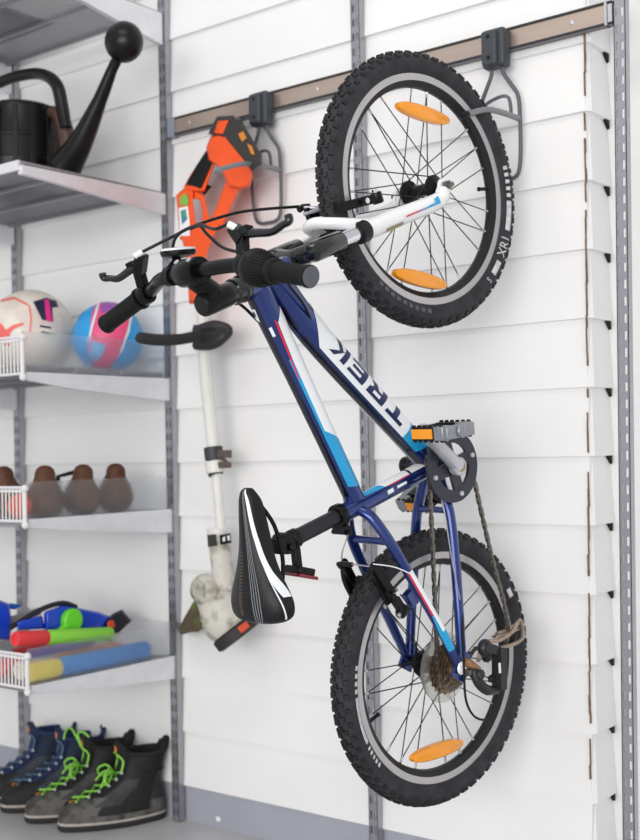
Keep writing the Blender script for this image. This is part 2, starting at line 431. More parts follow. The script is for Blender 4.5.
# handlebar
HBL = [(.6885,0,.519), (.6880,.05,.519), (.686,.09,.515), (.681,.13,.499), (.673,.165,.490), (.657,.21,.495), (.631,.272,.503)]
HBR = [(x,-y,z) for x,y,z in HBL[1:]][::-1]
HBR = [(.652,-.268,.519), (.669,-.205,.517), (.679,-.165,.515), (.685,-.13,.515), (.688,-.09,.517), (.6885,-.05,.519)]
mb = MB(); mb.tube(HBR + HBL, .0112, 16, smooth=6); bar = mb.build('handlebar', blackmt, bike)
def pt(a, b, f): return V(a).lerp(V(b), f)
gl0, gl1 = V((.667,.182,.4915)), V((.629,.277,.504))
d = (gl1-gl0).normalized()
def grip(a, b, name, r=.0155):
    d = (b-a).normalized(); L = (b-a).length; prof = [(.012,-.001),(.0185,0),(.0185,.005),(r,.007)]
    n = int((L-.016)/.004)
    for i in range(n):
        h = .009 + i*.004; prof += [(r,h),(r-.0007,h+.0012),(r-.0007,h+.0024),(r,h+.0036)]
    prof += [(r+.0015,L-.006),(r+.001,L-.001),(r-.003,L)]
    mb = MB(); mb.lathe(prof, a, d, 22); return mb.build(name, rubber, bike)
grip(gl0, gl1, 'grip')
gr0, gr1 = V((.6685,-.196,.517)), V((.652,-.276,.5195))
g = grip(gr0, gr1, 'grip', .0150)
mb = MB(); dR = (gr1-gr0).normalized(); mb.lathe([(.0145,0),(.0145,.0008),(.0115,.0012)], gr1, dR, 22); mb.lathe([(.0022,0),(.0022,.0004)], gr1+dR*.0015, dR, 10)
mb.build('grip_end_cap', M('grip_cap_grey', (92,94,100), .6), g)
# twist shifter
sh0 = V((.6805,-.142,.515)); sd_ = (gr0-sh0).normalized()
mb = MB(); mb.lathe([(.019,0),(.0265,.003),(.0285,.010),(.0285,.018),(.0275,.020)], sh0, sd_, 30)
shift = mb.build('twist_shifter', blackp, bike)
mb = MB(); prof = [(.0275,.020),(.0265,.024),(.024,.034),(.020,.046),(.0175,.056),(.015,.058)]
mb.lathe(prof, sh0, sd_, 30)
x_ = sd_.orthogonal().normalized(); y_ = sd_.cross(x_)
for j in range(30):
    a = 2*PI*j/30; e = x_*cos(a) + y_*sin(a)
    mb.bar(sh0 + sd_*.026 + e*.0262, sh0 + sd_*.050 + e*.0195, .0018, .002, e)
mb.build('shifter_sleeve', rubber, shift)
mb = MB(); mb.tube([sh0+V((.006,.012,-.024)), sh0+V((.010,-.004,-.036)), sh0+V((.0,-.01,-.05))], .0055, 10, smooth=4); mb.build('cable_outlet', blackp, shift)
# brake levers
def lever(c, s, axisdir, fwd, tip):
    """body clamped on the bar at c, reaching forward, with a two finger blade to tip"""
    mb = MB(); d = V(axisdir).normalized(); f = V(fwd).normalized()
    mb.lathe([(.0155,-.009),(.017,-.007),(.017,.007),(.0155,.009)], c, d, 20)
    a = c + f*.014; b = c + f*.050 - d*s*.004
    mb.bar(a, b, .014, .017, d); mb.bar(b - f*.012 + d*.0, b + f*.010 - d*.018, .017, .018, f.cross(d))
    mb.bar(b + f*.002, b + f*.006 + d*.020, .014, .014, f.cross(d))
    lv = mb.build('brake_lever', blackmt, bike, bevel=.002)
    mb = MB(); p0 = b + d*.006
    mid1 = p0.lerp(tip, .25) - f*.004; mid = p0.lerp(tip, .6) - f*.009
    mb.tube([p0, mid1, mid, tip - (tip-mid).normalized()*.012, tip, tip + f*.008], [.0075,.0068,.006,.0055,.006,.0065], 12, smooth=5)
    mb.build('lever_blade', blackg, lv)
    return lv, b
tipL = bp(104, 278, .225); tipR = bp(289, 221, -.205)
lvL, bL = lever(V((.6715,.170,.4905)), 1, (-.30,.94,.1), bp(133,258,.165)-V((.6715,.170,.4905)), tipL)
lvR, bR = lever(V((.685,-.126,.515)), -1, (-.12,-.98,.0), bp(240,231,-.112)-V((.685,-.126,.515)), tipR)
mb = MB(); pA = bp(135,256,.150); pB = bp(143,251.5,.138); mb.cyl(pA, pB, .0055, 12); mb.build('barrel_adjuster', whitep, lvL)
mb = MB(); pC = bp(228,224,-.10); mb.cyl(bp(236,228,-.108), pC, .0055, 12); mb.build('barrel_adjuster', whitep, lvR)
# front reflector on the bar
mb = MB(); rc = bp(178, 251, .058); e0 = V((.6878,.055,.519))
mb.lathe([(.0145,-.007),(.0155,-.006),(.0155,.006),(.0145,.007)], e0, (0,1,0), 18); mb.tube([e0 + V((.01,0,.0)), rc - V((.012,0,0))], [.008,.006], 10)
mb.lathe([(.006,-.012),(.027,-.007),(.0285,-.002),(.0285,.001)], rc, (1,-.05,.12), 26)
rf = mb.build('front_reflector', blackp, bike)
mb = MB(); mb.lathe([(.0282,.0012),(.0275,.0045),(.02,.0055)], rc, (1,-.05,.12), 26); mb.build('reflector_lens', M('white_lens', (226,228,230), .2, coat=.5), rf)

# fork
fk = MB()
crown = V((.737,0,.300)); LD = V((.35,0,-.937)).normalized()       # down along the legs
fk.tube([axis(.330), V((.716,0,.305))], [.021,.019], 20)
fk.tube([(.732,-.052,.302), (.726,-.03,.311), (.722,0,.314), (.726,.03,.311), (.732,.052,.302)], .0165, 16, smooth=4)
legs = {}
for s in (-1, 1):
    top = V((.7275, s*.052, .314)); legs[s] = top
    fk.lathe([(.004,-.012),(.0125,-.0105),(.0165,-.005),(.0175,0),(.0175,.062),(.0165,.064)], top, LD, 22)
fork = fk.build('fork', blackg, bike)
for s in (-1, 1):
    mb = MB(); mb.cyl(legs[s] + LD*.045, legs[s] + LD*.13, .0125, 20); mb.build('stanchion', chrome, fork)
    mb = MB(); mb.lathe([(.0155,.104),(.019,.106),(.0195,.122),(.018,.126)], legs[s], LD, 22); mb.build('dust_seal', blackp, fork)
lo = MB()
for s in (-1, 1):
    a = legs[s] + LD*.124; b = V((.838, s*.055, .018)); e = V((.862, s*.055, .002))
    lo.tube([a, a + LD*.03, a + LD*.09, b, e], [.0165,.0175,.0165,.015,.011], 18, smooth=3)
    lo.lathe([(.013,-.004),(.015,-.003),(.015,.003),(.013,.004)], (.866, s*.055, 0), (0,1,0), 18)
    lo.bar(V((.845,s*.055,.012)), V((.868,s*.055,0)), .022, .008, (0,1,0))
a = legs[-1] + LD*.135
lo.tube([(a.x+.006,-.050,a.z), (a.x+.006,-.040,a.z+.050), (a.x+.008,-.022,a.z+.070), (a.x+.010,0,a.z+.075), (a.x+.008,.022,a.z+.070), (a.x+.006,.040,a.z+.050), (a.x+.006,.050,a.z)], [.012,.0105,.010,.0105,.010,.0105,.012], 14, smooth=4)
lower = lo.build('fork_lowers', whitep, fork); lower['label'] = 'white lower legs and arch of the fork'
lg = BT([V((legs[-1]+LD*.14).to_tuple()), (legs[-1]+LD*.19), (legs[-1]+LD*.25), (.838,-.055,.018)], [.019,.0178,.016,.0145], [.019,.0178,.016,.0145])
decal(lg, [[(.45,-10),(.86,-10),(.86,-2),(.45,-2)]], redd, 'red_line', .0022, parent=lower)
decal(lg, [[(.86,-10),(.92,-10),(.92,38),(.86,26)], [(.62,-10),(.86,-10),(.86,4),(.80,2)]], cyan, 'cyan_band', .0026, parent=lower)
decal(lg, [[(.16,-52),(.42,-52),(.42,-30),(.16,-30)]], M('gold_decal', (150,140,90), .4), 'small_label', .0006, parent=lower)

# wheels
def make_wheel(c, front):
    RI, RO = .1965, .2088
    mb = MB()
    prof = [(RO,-.0125),(RI,-.0118),(.186,-.006),(.1845,0),(.186,.006),(RI,.0118),(RO,.0125),(.203,.009),(.203,-.009)]
    n = 96
    ringpts = [[V((r*cos(2*PI*j/n), y, r*sin(2*PI*j/n))) for r, y in prof] for j in range(n)]
    k = len(prof)
    o = len(mb.v)
    for r in ringpts: mb.v += [tuple(x) for x in r]
    for j in range(n):
        for i in range(k):
            i2 = (i+1) % k; j2 = (j+1) % n
            mb.f.append([j*k+i, j*k+i2, j2*k+i2, j2*k+i]); mb.m.append(0 if i in (0, 5) else 1)
    w = mb.build('wheel', [silver, rimin], bike, sharp=25, loc=c)
    w['label'] = 'front wheel with two amber reflectors, hooked up high' if front else 'rear wheel with cassette, hanging low near the wall'
    # tire with knobs
    mb = MB(); rc, tr = .2262, .0216; m = 20
    sec = []
    for i in range(m+1):
        a = math.radians(-150 + 300*i/m); sec.append((rc + tr*cos(a), tr*1.02*sin(a)))
    mb2 = [[V((r*cos(2*PI*j/n), y, r*sin(2*PI*j/n))) for r, y in sec] for j in range(n)]; mb2.append(mb2[0])
    mb.rings(mb2, False, 0, closed=False)
    NK = 62
    def knob(ang, a, l, wdt, h):
        a = math.radians(a); er = V((cos(ang),0,sin(ang))); et = V((-sin(ang),0,cos(ang))); nr = er*cos(a) + V((0,1,0))*sin(a); sd = nr.cross(et)
        R = Matrix((et, sd, nr)).transposed(); cc = er*rc + nr*(tr + h/2 - .001)
        hx, hy, hz = l/2, wdt/2, h/2
        vs = [V((sx*hx*(.82 if sz > 0 else 1), sy*hy*(.82 if sz > 0 else 1), sz*hz)) for sz in (-1,1) for sy in (-1,1) for sx in (-1,1)]
        mb.add([cc + R @ x for x in vs], [(4,5,7,6),(0,1,5,4),(2,6,7,3),(0,4,6,2),(1,3,7,5)], 1)
    for k_ in range(NK):
        g0 = 2*PI*k_/NK; st_ = 2*PI/NK
        for s in (-1, 1):
            knob(g0, s*52, .0105, .0095, .0042)
            knob(g0 + st_/2, s*27, .0095, .0075, .0040)
        knob(g0 + st_*.25, -7, .010, .0062, .0042); knob(g0 + st_*.75, 7, .010, .0062, .0042)
    tire = mb.build('tire', [tirem, knobm], w, sharp=30)
    # sidewall lettering (drive side)
    def side(ang, r, off=.0009):
        y = -math.sqrt(max((tr*1.02)**2 - ((r-rc))**2, 1e-6)); n_ = V((r-rc, 0, 0)).x
        er = V((cos(ang),0,sin(ang))); return er*(r) + V((0, y-off, 0))
    wt = MB()
    def band(a0, a1, r0, r1, nn=14):
        rows = [[side(math.radians(a0+(a1-a0)*i/nn), r0+(r1-r0)*j/4) for j in range(5)] for i in range(nn+1)]
        wt.rings(rows, False, 0, closed=False)
    def letters(sv, ang, size, rmid, tgt):
        vs, fs = text_mesh(sv, size)
        bm = bmesh.new(); bv = [bm.verts.new(v) for v in vs]
        for f in fs: bm.faces.new([bv[i] for i in f])
        bmesh.ops.remove_doubles(bm, verts=bm.verts, dist=1e-6); bmesh.ops.triangulate(bm, faces=bm.faces)
        for _ in range(4):
            bmesh.ops.subdivide_edges(bm, edges=[e for e in bm.edges if e.calc_length() > .0022], cuts=1); bmesh.ops.triangulate(bm, faces=bm.faces)
        bm.verts.index_update(); vs = [v.co.copy() for v in bm.verts]; fs = [[v.index for v in f.verts] for f in bm.faces]; bm.free()
        tgt.add([side(math.radians(ang) + v.x/rmid, rmid - v.y, .0012) for v in vs], fs)
    wl = M('tire_white_print', (206,206,208), .6, var=.2, scale=150)
    dk = MB()
    if front:
        for i in range(5): band(-88+i*3.4, -86.2+i*3.4, .2170, .2268, 3)
        band(-105, -90, .2165, .2275); letters('XR1', -113.7, .025, .2222, wt); band(-130.5, -122.5, .2165, .2275, 8)
        letters('S', -135, .0165, .222, wt)
    else:
        for i in range(5): band(118+i*2.6, 119.4+i*2.6, .2160, .2240, 3)
        band(94, 116, .2155, .2235)
        for i in range(4): band(80+i*3.4, 82+i*3.4, .2160, .2240, 3)
    wt.build('sidewall_print', wl, tire)
    wt = MB()
    if front:
        for i in range(9): band(142+i*4.2, 144.6+i*4.2, .2175, .2255, 3)
        wt.build('faint_sidewall_print', M('tire_faint_print', (86,88,98), .6, var=.3, scale=150), tire)
    else:
        band(-62, -57, .217, .226, 5); wt.build('sidewall_logo', wl, tire)
    # hub
    mb = MB()
    if front: prof = [(.005,-.055),(.008,-.05),(.011,-.040),(.0235,-.033),(.0235,-.029),(.012,-.022),(.011,.022),(.0235,.029),(.0235,.033),(.011,.040),(.008,.05),(.005,.055)]
    else: prof = [(.006,-.060),(.010,-.030),(.0235,-.0205),(.0235,-.0175),(.014,-.012),(.013,.022),(.0245,.030),(.0245,.034),(.012,.042),(.009,.058),(.006,.060)]
    mb.lathe(prof, (0,0,0), (0,1,0), 26); hub = mb.build('hub', blackmt, w)
    for s in (-1, 1):
        yy = s*(.0585 if front else .069)
        mb = MB(); mb.cyl((0,yy,0), (0,yy+s*.016,0), .0048, 14, 0); mb.lathe([(.0088,0),(.0088,.007),(.006,.008)], (0,yy+s*.001,0), (0,s,0), 6); mb.build('axle_nut', M('axle_steel',(120,116,110),.35,.9,var=.2,scale=200), hub)
    # spokes
    N = 14
    protos = {}
    for s, yf in ((-1, -.031 if front else -.019), (1, .031 if front else .032)):
        for k_ in range(N):
            a0 = 2*PI*k_/N + (0 if s < 0 else PI/N)
            sg = 1 if k_ % 2 else -1
            key = (s, sg)
            if key not in protos:
                d_ = sg*math.radians(58)
                h = V((.0215, yf, 0)); e = V((.1845*cos(d_ + sg*.0), -s*.001, .1845*sin(d_)))
                mb = MB(); mb.cyl(h, e, .0011, 6); dd = (h-e).normalized(); mb.cyl(e + dd*.001, e + dd*.012, .0021, 6, 1)
                o = mb.build('spoke', [spokem, alloy], w); protos[key] = o
            else:
                o = protos[key].copy(); C.objects.link(o)
            o.rotation_euler = (0, -a0, 0)
    # valve
    mb = MB(); an = math.radians(-83 if front else 112); er = V((cos(an),0,sin(an))); mb.tube([er*.186, er*.165, er*.160], [.0035,.0035,.0045], 10); mb.build('valve', blackp, w)
    return w
wr = make_wheel((0,0,0), False); wf = make_wheel((.867,0,0), True)
def reflector(w, wc, u, v, du, dv, nm='spoke_reflector'):
    a = bp(u-du, v-dv, -.013) - wc; b = bp(u+du, v+dv, -.013) - wc; cc = (a+b)/2
    t = (b-a); L = t.length; t.normalize(); nrm = V((0,-1,0)); up = nrm.cross(t)
    mb = MB(); rows = []
    for side_, yo in ((0, .004), (1, -.006), (2, -.008)):
        rows.append([cc + t*(L/2*[1,.985,.93][side_]*cos(2*PI*j/28)) + up*(.0135*[1,.98,.8][side_]*(abs(sin(2*PI*j/28))**.8)*(1 if sin(2*PI*j/28) > 0 else -1)) + V((0,yo,0)) for j in range(28)])
    mb.rings(rows, True); return mb.build(nm, amber, w)
reflector(wf, V((.867,0,0)), 422, 113.5, 26, 8.5)
reflector(wf, V((.867,0,0)), 419, 279, 26, 7)
reflector(wr, V((0,0,0)), 436, 750.5, 25.5, -8.5)
# cassette and spoke guard
mb = MB()
for i, (r, y) in enumerate(((.046,-.0265),(.042,-.0315),(.0375,-.0365),(.033,-.0415),(.029,-.0465),(.025,-.0515))):
    n = 2*int(r*2*PI/.0127)
    ring = lambda yy: [V(((r + (.0028 if j % 2 else -.0022))*cos(2*PI*j/n), yy, (r + (.0028 if j % 2 else -.0022))*sin(2*PI*j/n))) for j in range(n)]
    mb.rings([ring(y), ring(y-.0018)], True)
mb.cyl((0,-.022,0), (0,-.057,0), .019, 20)
mb.build('cassette', cogm, wr, smooth=False)
mb = MB(); mb.lathe([(.020,-.0),(.062,-.0),(.063,.0008),(.062,.0016),(.020,.0016),(.020,0)], (0,-.0225,0), (0,1,0), 48, cap=False); mb.build('spoke_guard', hazep, wr)

# crank, ring, pedals
mb = MB(); mb.lathe([(.012,-.058),(.0185,-.05),(.0185,-.036),(.020,-.034),(.020,.034),(.0185,.036),(.0185,.05),(.012,.058)], BB, (0,1,0), 22)
crank = mb.build('crankset', blackmt, bike)
mb = MB(); n = 72
def ringpair(mb, r0, r1, y0, y1, n=72, teeth=0):
    prof = [(r0,y0),(r1,y0),(r1,y1),(r0,y1)]
    rg = [[V((BB.x + (r + (teeth*(.5-(j % 2)) if i in (1,2) else 0))*cos(2*PI*j/n), y, BB.z + (r + (teeth*(.5-(j % 2)) if i in (1,2) else 0))*sin(2*PI*j/n))) for i,(r,y) in enumerate(prof)] for j in range(n)]; rg.append(rg[0])
    mb.rings(rg, False)
ringpair(mb, .0425, .0655, -.0475, -.0525, 64); ringpair(mb, .0465, .0615, -.0425, -.0455, 64, .006)
for k_ in range(4):
    a = math.radians(20 + 90*k_); e = V((cos(a),0,sin(a))); mb.bar(BB + e*.012 + V((0,-.049,0)), BB + e*.05 + V((0,-.049,0)), .023, .006, (0,1,0))
cr = mb.build('chainring', M('chainring_dark', (58,58,68), .4, .3, var=.1), crank)
for k_ in range(4):
    a = math.radians(20 + 90*k_); e = V((cos(a),0,sin(a))); mb = MB(); mb.lathe([(.0045,0),(.0045,.0035),(.002,.004)], BB + e*.053 + V((0,-.0525,0)), (0,-1,0), 12); mb.build('ring_bolt', alloy, cr)
pr = bp(444, 428, -.125); cd = (V((pr.x,0,pr.z)) - V((BB.x,0,BB.z))); cd.normalize(); CL = .115
for s in (-1, 1):
    e = cd*(1 if s < 0 else -1); c0 = V((BB.x, s*.062, BB.z))
    mb = MB(); y0 = s*.062; y1 = s*.072
    mb.lathe([(.015,-.008),(.017,-.006),(.017,.006),(.0145,.009)], (BB.x, y0, BB.z), (0,s,0), 20)
    a = V((BB.x,y0,BB.z)); b = V((BB.x + e.x*CL, y1, BB.z + e.z*CL))
    mb.tube([a, a.lerp(b,.3), a.lerp(b,.8), b], [.0145,.013,.012,.013], 10)
    mb.lathe([(.012,-.007),(.0135,-.005),(.0135,.005),(.012,.007)], b, (0,1,0), 18)
    arm = mb.build('crank_arm', alloy if s < 0 else blackmt, crank, bevel=.001)
    mb = MB(); mb.lathe([(.0095,0),(.0095,.002),(.003,.0025)], (BB.x, y0+s*.009, BB.z), (0,s,0), 16); mb.build('crank_bolt', M('bolt_bronze',(168,140,110),.35,.8) if s < 0 else blackp, arm)
    # pedal
    pc = V((b.x, s*.113, b.z))
    tl = Matrix.Rotation(math.radians(84 if s < 0 else 62), 3, 'Y')
    mb = MB()
    mb.cyl((b.x, s*.07, b.z), (b.x, s*.150, b.z), .0075, 12)
    for xx in (-.031, .031):
        mb.box(pc + tl @ V((xx,0,0)), (.014,.072,.023), tl)
        for q in range(6):
            for zz_ in (-1, 1): mb.box(pc + tl @ V((xx + (.004 if xx>0 else -.004), -.031 + q*.0124, zz_*.0125)), (.005,.007,.005), tl)
    mb.box(pc + tl @ V((0,0,0)), (.018,.070,.018), tl)
    mb.box(pc + tl @ V((0,-s*.036,0)), (.066,.008,.021), tl)
    ped = mb.build('pedal', blackp, bike, bevel=.0015)
    mb = MB(); 
    mb.box(pc + tl @ V((0,s*.038,0)), (.070,.012,.022), tl)
    for xx in (-.0275,.0275): mb.box(pc + tl @ V((xx,s*.026,0)), (.022,.022,.0245), tl)
    mb.lathe([(.012,0),(.012,.004),(.009,.0055)], pc + tl @ V((0,s*.044,0)), (0,s,0), 16)
    mb.build('pedal_cage', M('pedal_grey', (150,152,158), .4, .5, var=.1, scale=90), ped, bevel=.002)
    for xx in (-.0385, .0385):
        mb = MB(); mb.box(pc + tl @ V((xx, -s*.010, 0)), (.003,.046,.0165), tl); mb.build('pedal_reflector', amber, ped)
# seat post, clamp, saddle
mb = MB(); pdn = V((-.285,0,.9585)).normalized(); p0 = V((.2945,0,.222)); p1 = V((.2575,0,.348))
mb.cyl(p0, p1 + pdn*.004, .0134, 22)
for f in (.35,.55,.75): mb.lathe([(.0136,-.001),(.0137,0),(.0136,.001)], p0.lerp(p1, f), pdn, 22)
post = mb.build('seat_post', M('post_black', (44,44,48), .4, .3, var=.1), bike)
mb = MB(); mb.lathe([(.019,-.008),(.0205,-.006),(.0205,.006),(.019,.008)], (.2925,0,.2285), pdn, 24); mb.box((.268,0,.2225), (.014,.03,.016)); mb.cyl((.264,-.022,.2225), (.264,.022,.2225), .0045, 12)
mb.build('seat_clamp', blackmt, bike)
SX = [.352,.346,.330,.300,.270,.240,.215,.190,.170,.152,.142,.138]
SW = [.007,.0135,.0190,.0225,.0270,.035,.046,.059,.0665,.065,.054,.037]
SZ = [x+.007 for x in (.420,.4270,.4300,.430,.4290,.4285,.4290,.4300,.4295,.4265,.421,.414)]
SD = [.008,.017,.028,.034,.037,.038,.041,.046,.048,.044,.031,.018]
def srow(i):
    w, z, dd, x = SW[i], SZ[i], SD[i], SX[i]; out = []
    for k_ in range(17):
        a = PI*k_/16; yy = w*cos(a); zz_ = z - dd*(1 - sin(a)**.55)*.85 - dd*.15*(cos(a)**2)
        out.append(V((x, yy, zz_)))
    for k_ in range(1, 6): out.append(V((x, -w*.93 + 2*w*.93*k_/6, z - dd*.95)))
    return out
mb = MB(); rows = [srow(i) for i in range(len(SX))]
sm = []
for j in range(len(rows[0])): sm.append(catmull([r[j] for r in rows], 5))
rows = [[sm[j][i] for j in range(len(sm))] for i in range(len(sm[0]))]
mb.rings(rows, True); saddle = mb.build('saddle', saddlem, bike, sharp=60)
def spoint(t, a):
    """t along nose to rear 0..1, a across: 0 left edge .. 1 right edge"""
    N = len(rows)-1; x = t*N; i = min(int(x), N-1); f = x-i; y = a*16; j = min(int(y), 15); g_ = y-j
    p = lambda i_: rows[i_][j].lerp(rows[i_][j+1], g_)
    return p(i).lerp(p(i+1), f) 
def sstripe(pts, mat, name, w):
    mb = MB(); r = []
    n_ = 40
    ctl = catmull([V((t, a, ww)) for (t, a), ww in zip(pts, w)], 8)
    for c_ in ctl:
        row = []
        for k_ in range(4):
            q = spoint(c_.x, min(max(c_.y + c_.z*(k_/3-.5), 0), 1)); row.append(q + V((0,-.0006 if c_.y > .8 else 0,.0008)))
        r.append(row)
    mb.rings(r, False, closed=False); return mb.build(name, mat, saddle)
sstripe([(.03,.62),(.15,.70),(.30,.77),(.42,.83),(.52,.885),(.60,.93),(.67,.97)], whited, 'white_stripe', [.05,.08,.085,.09,.10,.10,.06])
sstripe([(.50,.83),(.62,.87),(.74,.91),(.86,.96)], whited, 'white_stripe', [.015,.018,.018,.015])
for k_ in range(4): sstripe([(.06,.55+.012*k_),(.3,.60+.02*k_),(.55,.60+.028*k_),(.75,.60+.025*k_),(.97,.62+.025*k_)], greyd, 'grey_line', [.007]*5)
mb = MB()
for k_ in range(22):
    q = spoint(.42 + k_*.019, .46); mb.box(q + V((0,0,.0002)), (.0016,.008,.0012))
mb.build('stitch_marks', M('stitch_brown', (96,78,70), .7), saddle)
mb = MB()
for s in (-1, 1): mb.tube([(.325,s*.008,.405), (.29,s*.018,.385), (.24,s*.020,.372), (.20,s*.021,.374), (.165,s*.03,.39)], .0035, 10, smooth=4)
mb.build('saddle_rails', blackmt, saddle)
mb = MB(); mb.lathe([(.0165,-.014),(.0175,-.012),(.0175,.012),(.0165,.014)], (.2575,0,.352), (0,1,0), 22); mb.box((.254,0,.368), (.024,.044,.010)); mb.tube([(.252,-.024,.35),(.252,.024,.35)], .006, 12); mb.build('saddle_clamp', blackp, bike, bevel=.002)
# rear reflector bracket
mb = MB(); ban = p0.lerp(p1, .86); mb.lathe([(.0155,-.008),(.0165,-.006),(.0165,.006),(.0155,.008)], ban, pdn, 22)
rb = bp(300, 574, -.002)
mb.bar(ban + V((-.014,0,-.003)), rb + V((.004,0,.004)), .014, .012, (0,1,0)); mb.box(rb + V((.006,0,.0)), (.012,.040,.034), Matrix.Rotation(.25, 3, 'Y'))
rr_ = mb.build('rear_reflector', blackp, bike, bevel=.002)
mb = MB(); mb.box(rb + V((-.003,0,-.001)), (.006,.046,.040), Matrix.Rotation(.25, 3, 'Y')); mb.build('reflector_lens', redr, rr_, bevel=.002)

# chain
def chain_path():
    y = -.0445; P = []
    top = V((BB.x + cos(math.radians(115))*.061, y, BB.z + sin(math.radians(115))*.061))
    P.append(V((.006, -.040, .036)))
    P.append(top)
    for k_ in range(1, 9):
        a = math.radians(115 - 27*k_); P.append(V((BB.x + .061*cos(a), y, BB.z + .061*sin(a))))
    P.append(V((.20,-.047,-.108))); P.append(V((.10,-.052,-.137))); P.append(V((.052,-.056,-.140)))
    P.append(V((.020,-.056,-.128))); P.append(V((.012,-.055,-.10))); P.append(V((.028,-.054,-.070))); P.append(V((.030,-.052,-.052))); P.append(V((.012,-.048,-.034))); P.append(V((-.02,-.042,-.030))); P.append(V((-.036,-.040,0))); P.append(V((-.022,-.040,.030)))
    return P
pp = catmull(chain_path(), 10, True)
L = [0]
for i in range(len(pp)): L.append(L[-1] + (pp[(i+1) % len(pp)]-pp[i]).length)
nl = int(L[-1]/.0122); mb = MB(); idx = 0
def cpos(dist):
    dist %= L[-1]
    for i in range(len(pp)):
        if L[i+1] >= dist: return pp[i].lerp(pp[(i+1) % len(pp)], (dist-L[i])/max(L[i+1]-L[i], 1e-9))
    return pp[0]
for k_ in range(nl):
    a = cpos(L[-1]*k_/nl); b = cpos(L[-1]*(k_+1)/nl); t_ = (b-a).normalized(); wy = .0029 if k_ % 2 else .0018
    for s in (-1, 1): mb.bar(a - t_*.0025 + V((0,s*wy,0)), b + t_*.0025 + V((0,s*wy,0)), .0011, .0062 if k_ % 2 else .0052, (0,0,1) if abs(t_.z) < .8 else (1,0,0))
    mb.cyl(a + V((0,-.0036,0)), a + V((0,.0036,0)), .0024, 8)
mb.build('chain', chainm, bike, smooth=False)
# rear derailleur
mb = MB()
q0 = V((.004,-.076,-.018)); q1 = bp(487,655,-.088); q2 = bp(493,688,-.088); q3 = bp(503,655,-.092)
mb.tube([q0, bp(474,672,-.080), bp(479,683,-.086), bp(487,690,-.088), bp(497,690,-.089)], [.008,.0085,.0095,.0095,.007], 12, smooth=4)
mb.bar(bp(499.5,648,-.090), bp(499.5,689,-.091), .017, .022, (0,1,0)); mb.bar(bp(490,680,-.084), bp(501,672,-.084), .010, .010, (0,1,0))
mb.ball(bp(485,648,-.083), .0165, 18, sc=(1,.8,.9)); mb.bar(bp(484,646,-.088), bp(500,652,-.090), .016, .014, (0,1,0))
mb.lathe([(.008,-.012),(.0095,-.010),(.0095,.010),(.008,.012)], bp(477,674,-.083), (0,1,0), 18)
der = mb.build('rear_derailleur', M('derailleur_black',(46,46,50),.4,.2), bike, bevel=.001)
mb = MB(); mb.bar(bp(499.5,663,-.1005), bp(500,673,-.1005), .004, .002, (0,1,0)); mb.build('maker_mark', whited, der)
mb = MB()
cg = [bp(478,662,-.060), bp(484,643,-.062), bp(500,640,-.064), bp(513,631,-.066), bp(520,620,-.066), bp(523,636,-.066), bp(516,643,-.066), bp(500,648,-.064)]
mb.tube(cg, .0038, 8, smooth=4); mb.tube([bp(497,634,-.052), bp(510,630,-.052), bp(519,622,-.052)], .0045, 8); mb.bar(bp(494,637,-.058), bp(520,628,-.058), .004, .010, (0,1,0))
mb.build('derailleur_cage', browncage, der)
for u, v, y in ((512,637,-.056), (487,655,-.053)):
    mb = MB(); mb.lathe([(.012,-.003),(.0135,-.002),(.0135,.002),(.012,.003)], bp(u,v,y), (0,1,0), 20); mb.build('jockey_wheel', blackp, der)
mb = MB(); mb.tube([bp(463,662,-.072), bp(470,664,-.076), bp(478,670,-.08)], [.009,.008,.007], 14); mb.build('derailleur_hanger', M('rusty_bolt', (176,130,96), .5, .6, var=.25, scale=150), der)
mb = MB(); mb.lathe([(.0095,0),(.012,.002),(.010,.006)], bp(461,668,-.071), (0,-1,0), 16); mb.build('axle_cap', whitep, der)
# brakes
def vbrake(bosses, tips, ctr, matarm):
    for b, t in zip(bosses, tips):
        b, t = V(b), V(t)
        mb = MB(); mb.bar(b, t, .011, .016, (t-b).cross(V((0,1,0)))); mb.lathe([(.009,-.01),(.010,-.008),(.010,.008),(.009,.01)], b, ctr, 14)
        mb.cyl(t - V(ctr).normalized()*.008, t + V(ctr).normalized()*.012, .0055, 12)
        arm = mb.build('brake_arm', matarm, bike, bevel=.0015)
        s = 1 if b.y > 0 else -1
        mid = b.lerp(t, .42)
        mb = MB(); dirn = V(ctr).normalized().cross(V((0,1,0))).normalized()
        mb.bar(V((mid.x, s*.0215, mid.z)) - dirn*.028, V((mid.x, s*.0215, mid.z)) + dirn*.028, .011, .010, (0,1,0)); mb.build('brake_pad', rubber, arm, bevel=.002)
        mb = MB(); mb.lathe([(.0055,0),(.0055,.005),(.002,.006)], b + V(ctr).normalized()*.01, ctr, 6); mb.build('brake_bolt', chrome, arm)
        mb = MB(); mb.lathe([(.005,0),(.005,.006)], mid + V((0,s*.012,0)), (0,s,0), 8); mb.build('pad_nut', chrome, arm)
vbrake([(.122,-.046,.128),(.122,.046,.128)], [(.205,-.038,.186),(.205,.038,.186)], (-.57,0,.82), blackmt)
fd = V((.937,0,.35))
vbrake([(.832,-.041,.156),(.832,.041,.156)], [(.806,-.036,.246),(.806,.036,.246)], fd, blackmt)
mb = MB(); mb.tube([bp(348,512,.01), bp(349,530,.02), bp(342,553,.035), bp(343,562,.042)], .0012, 6, smooth=5); mb.tube([V((.204,.044,.194)), V((.206,0,.194)), V((.205,-.040,.193))], .0014, 6); mb.build('brake_cable', M('steel_cable',(196,194,192),.35,.8), bike)
mb = MB(); mb.tube([V((.203,.044,.193)), V((.205,.030,.194)), V((.205,.008,.194))], .0045, 10); mb.build('cable_boot', blackp, bike)
mb = MB(); mb.tube([bp(373,564,-.042), bp(394,567,-.06), bp(411,574,-.07)], .0011, 6, smooth=4); mb.build('cable_tail', whitep, bike)
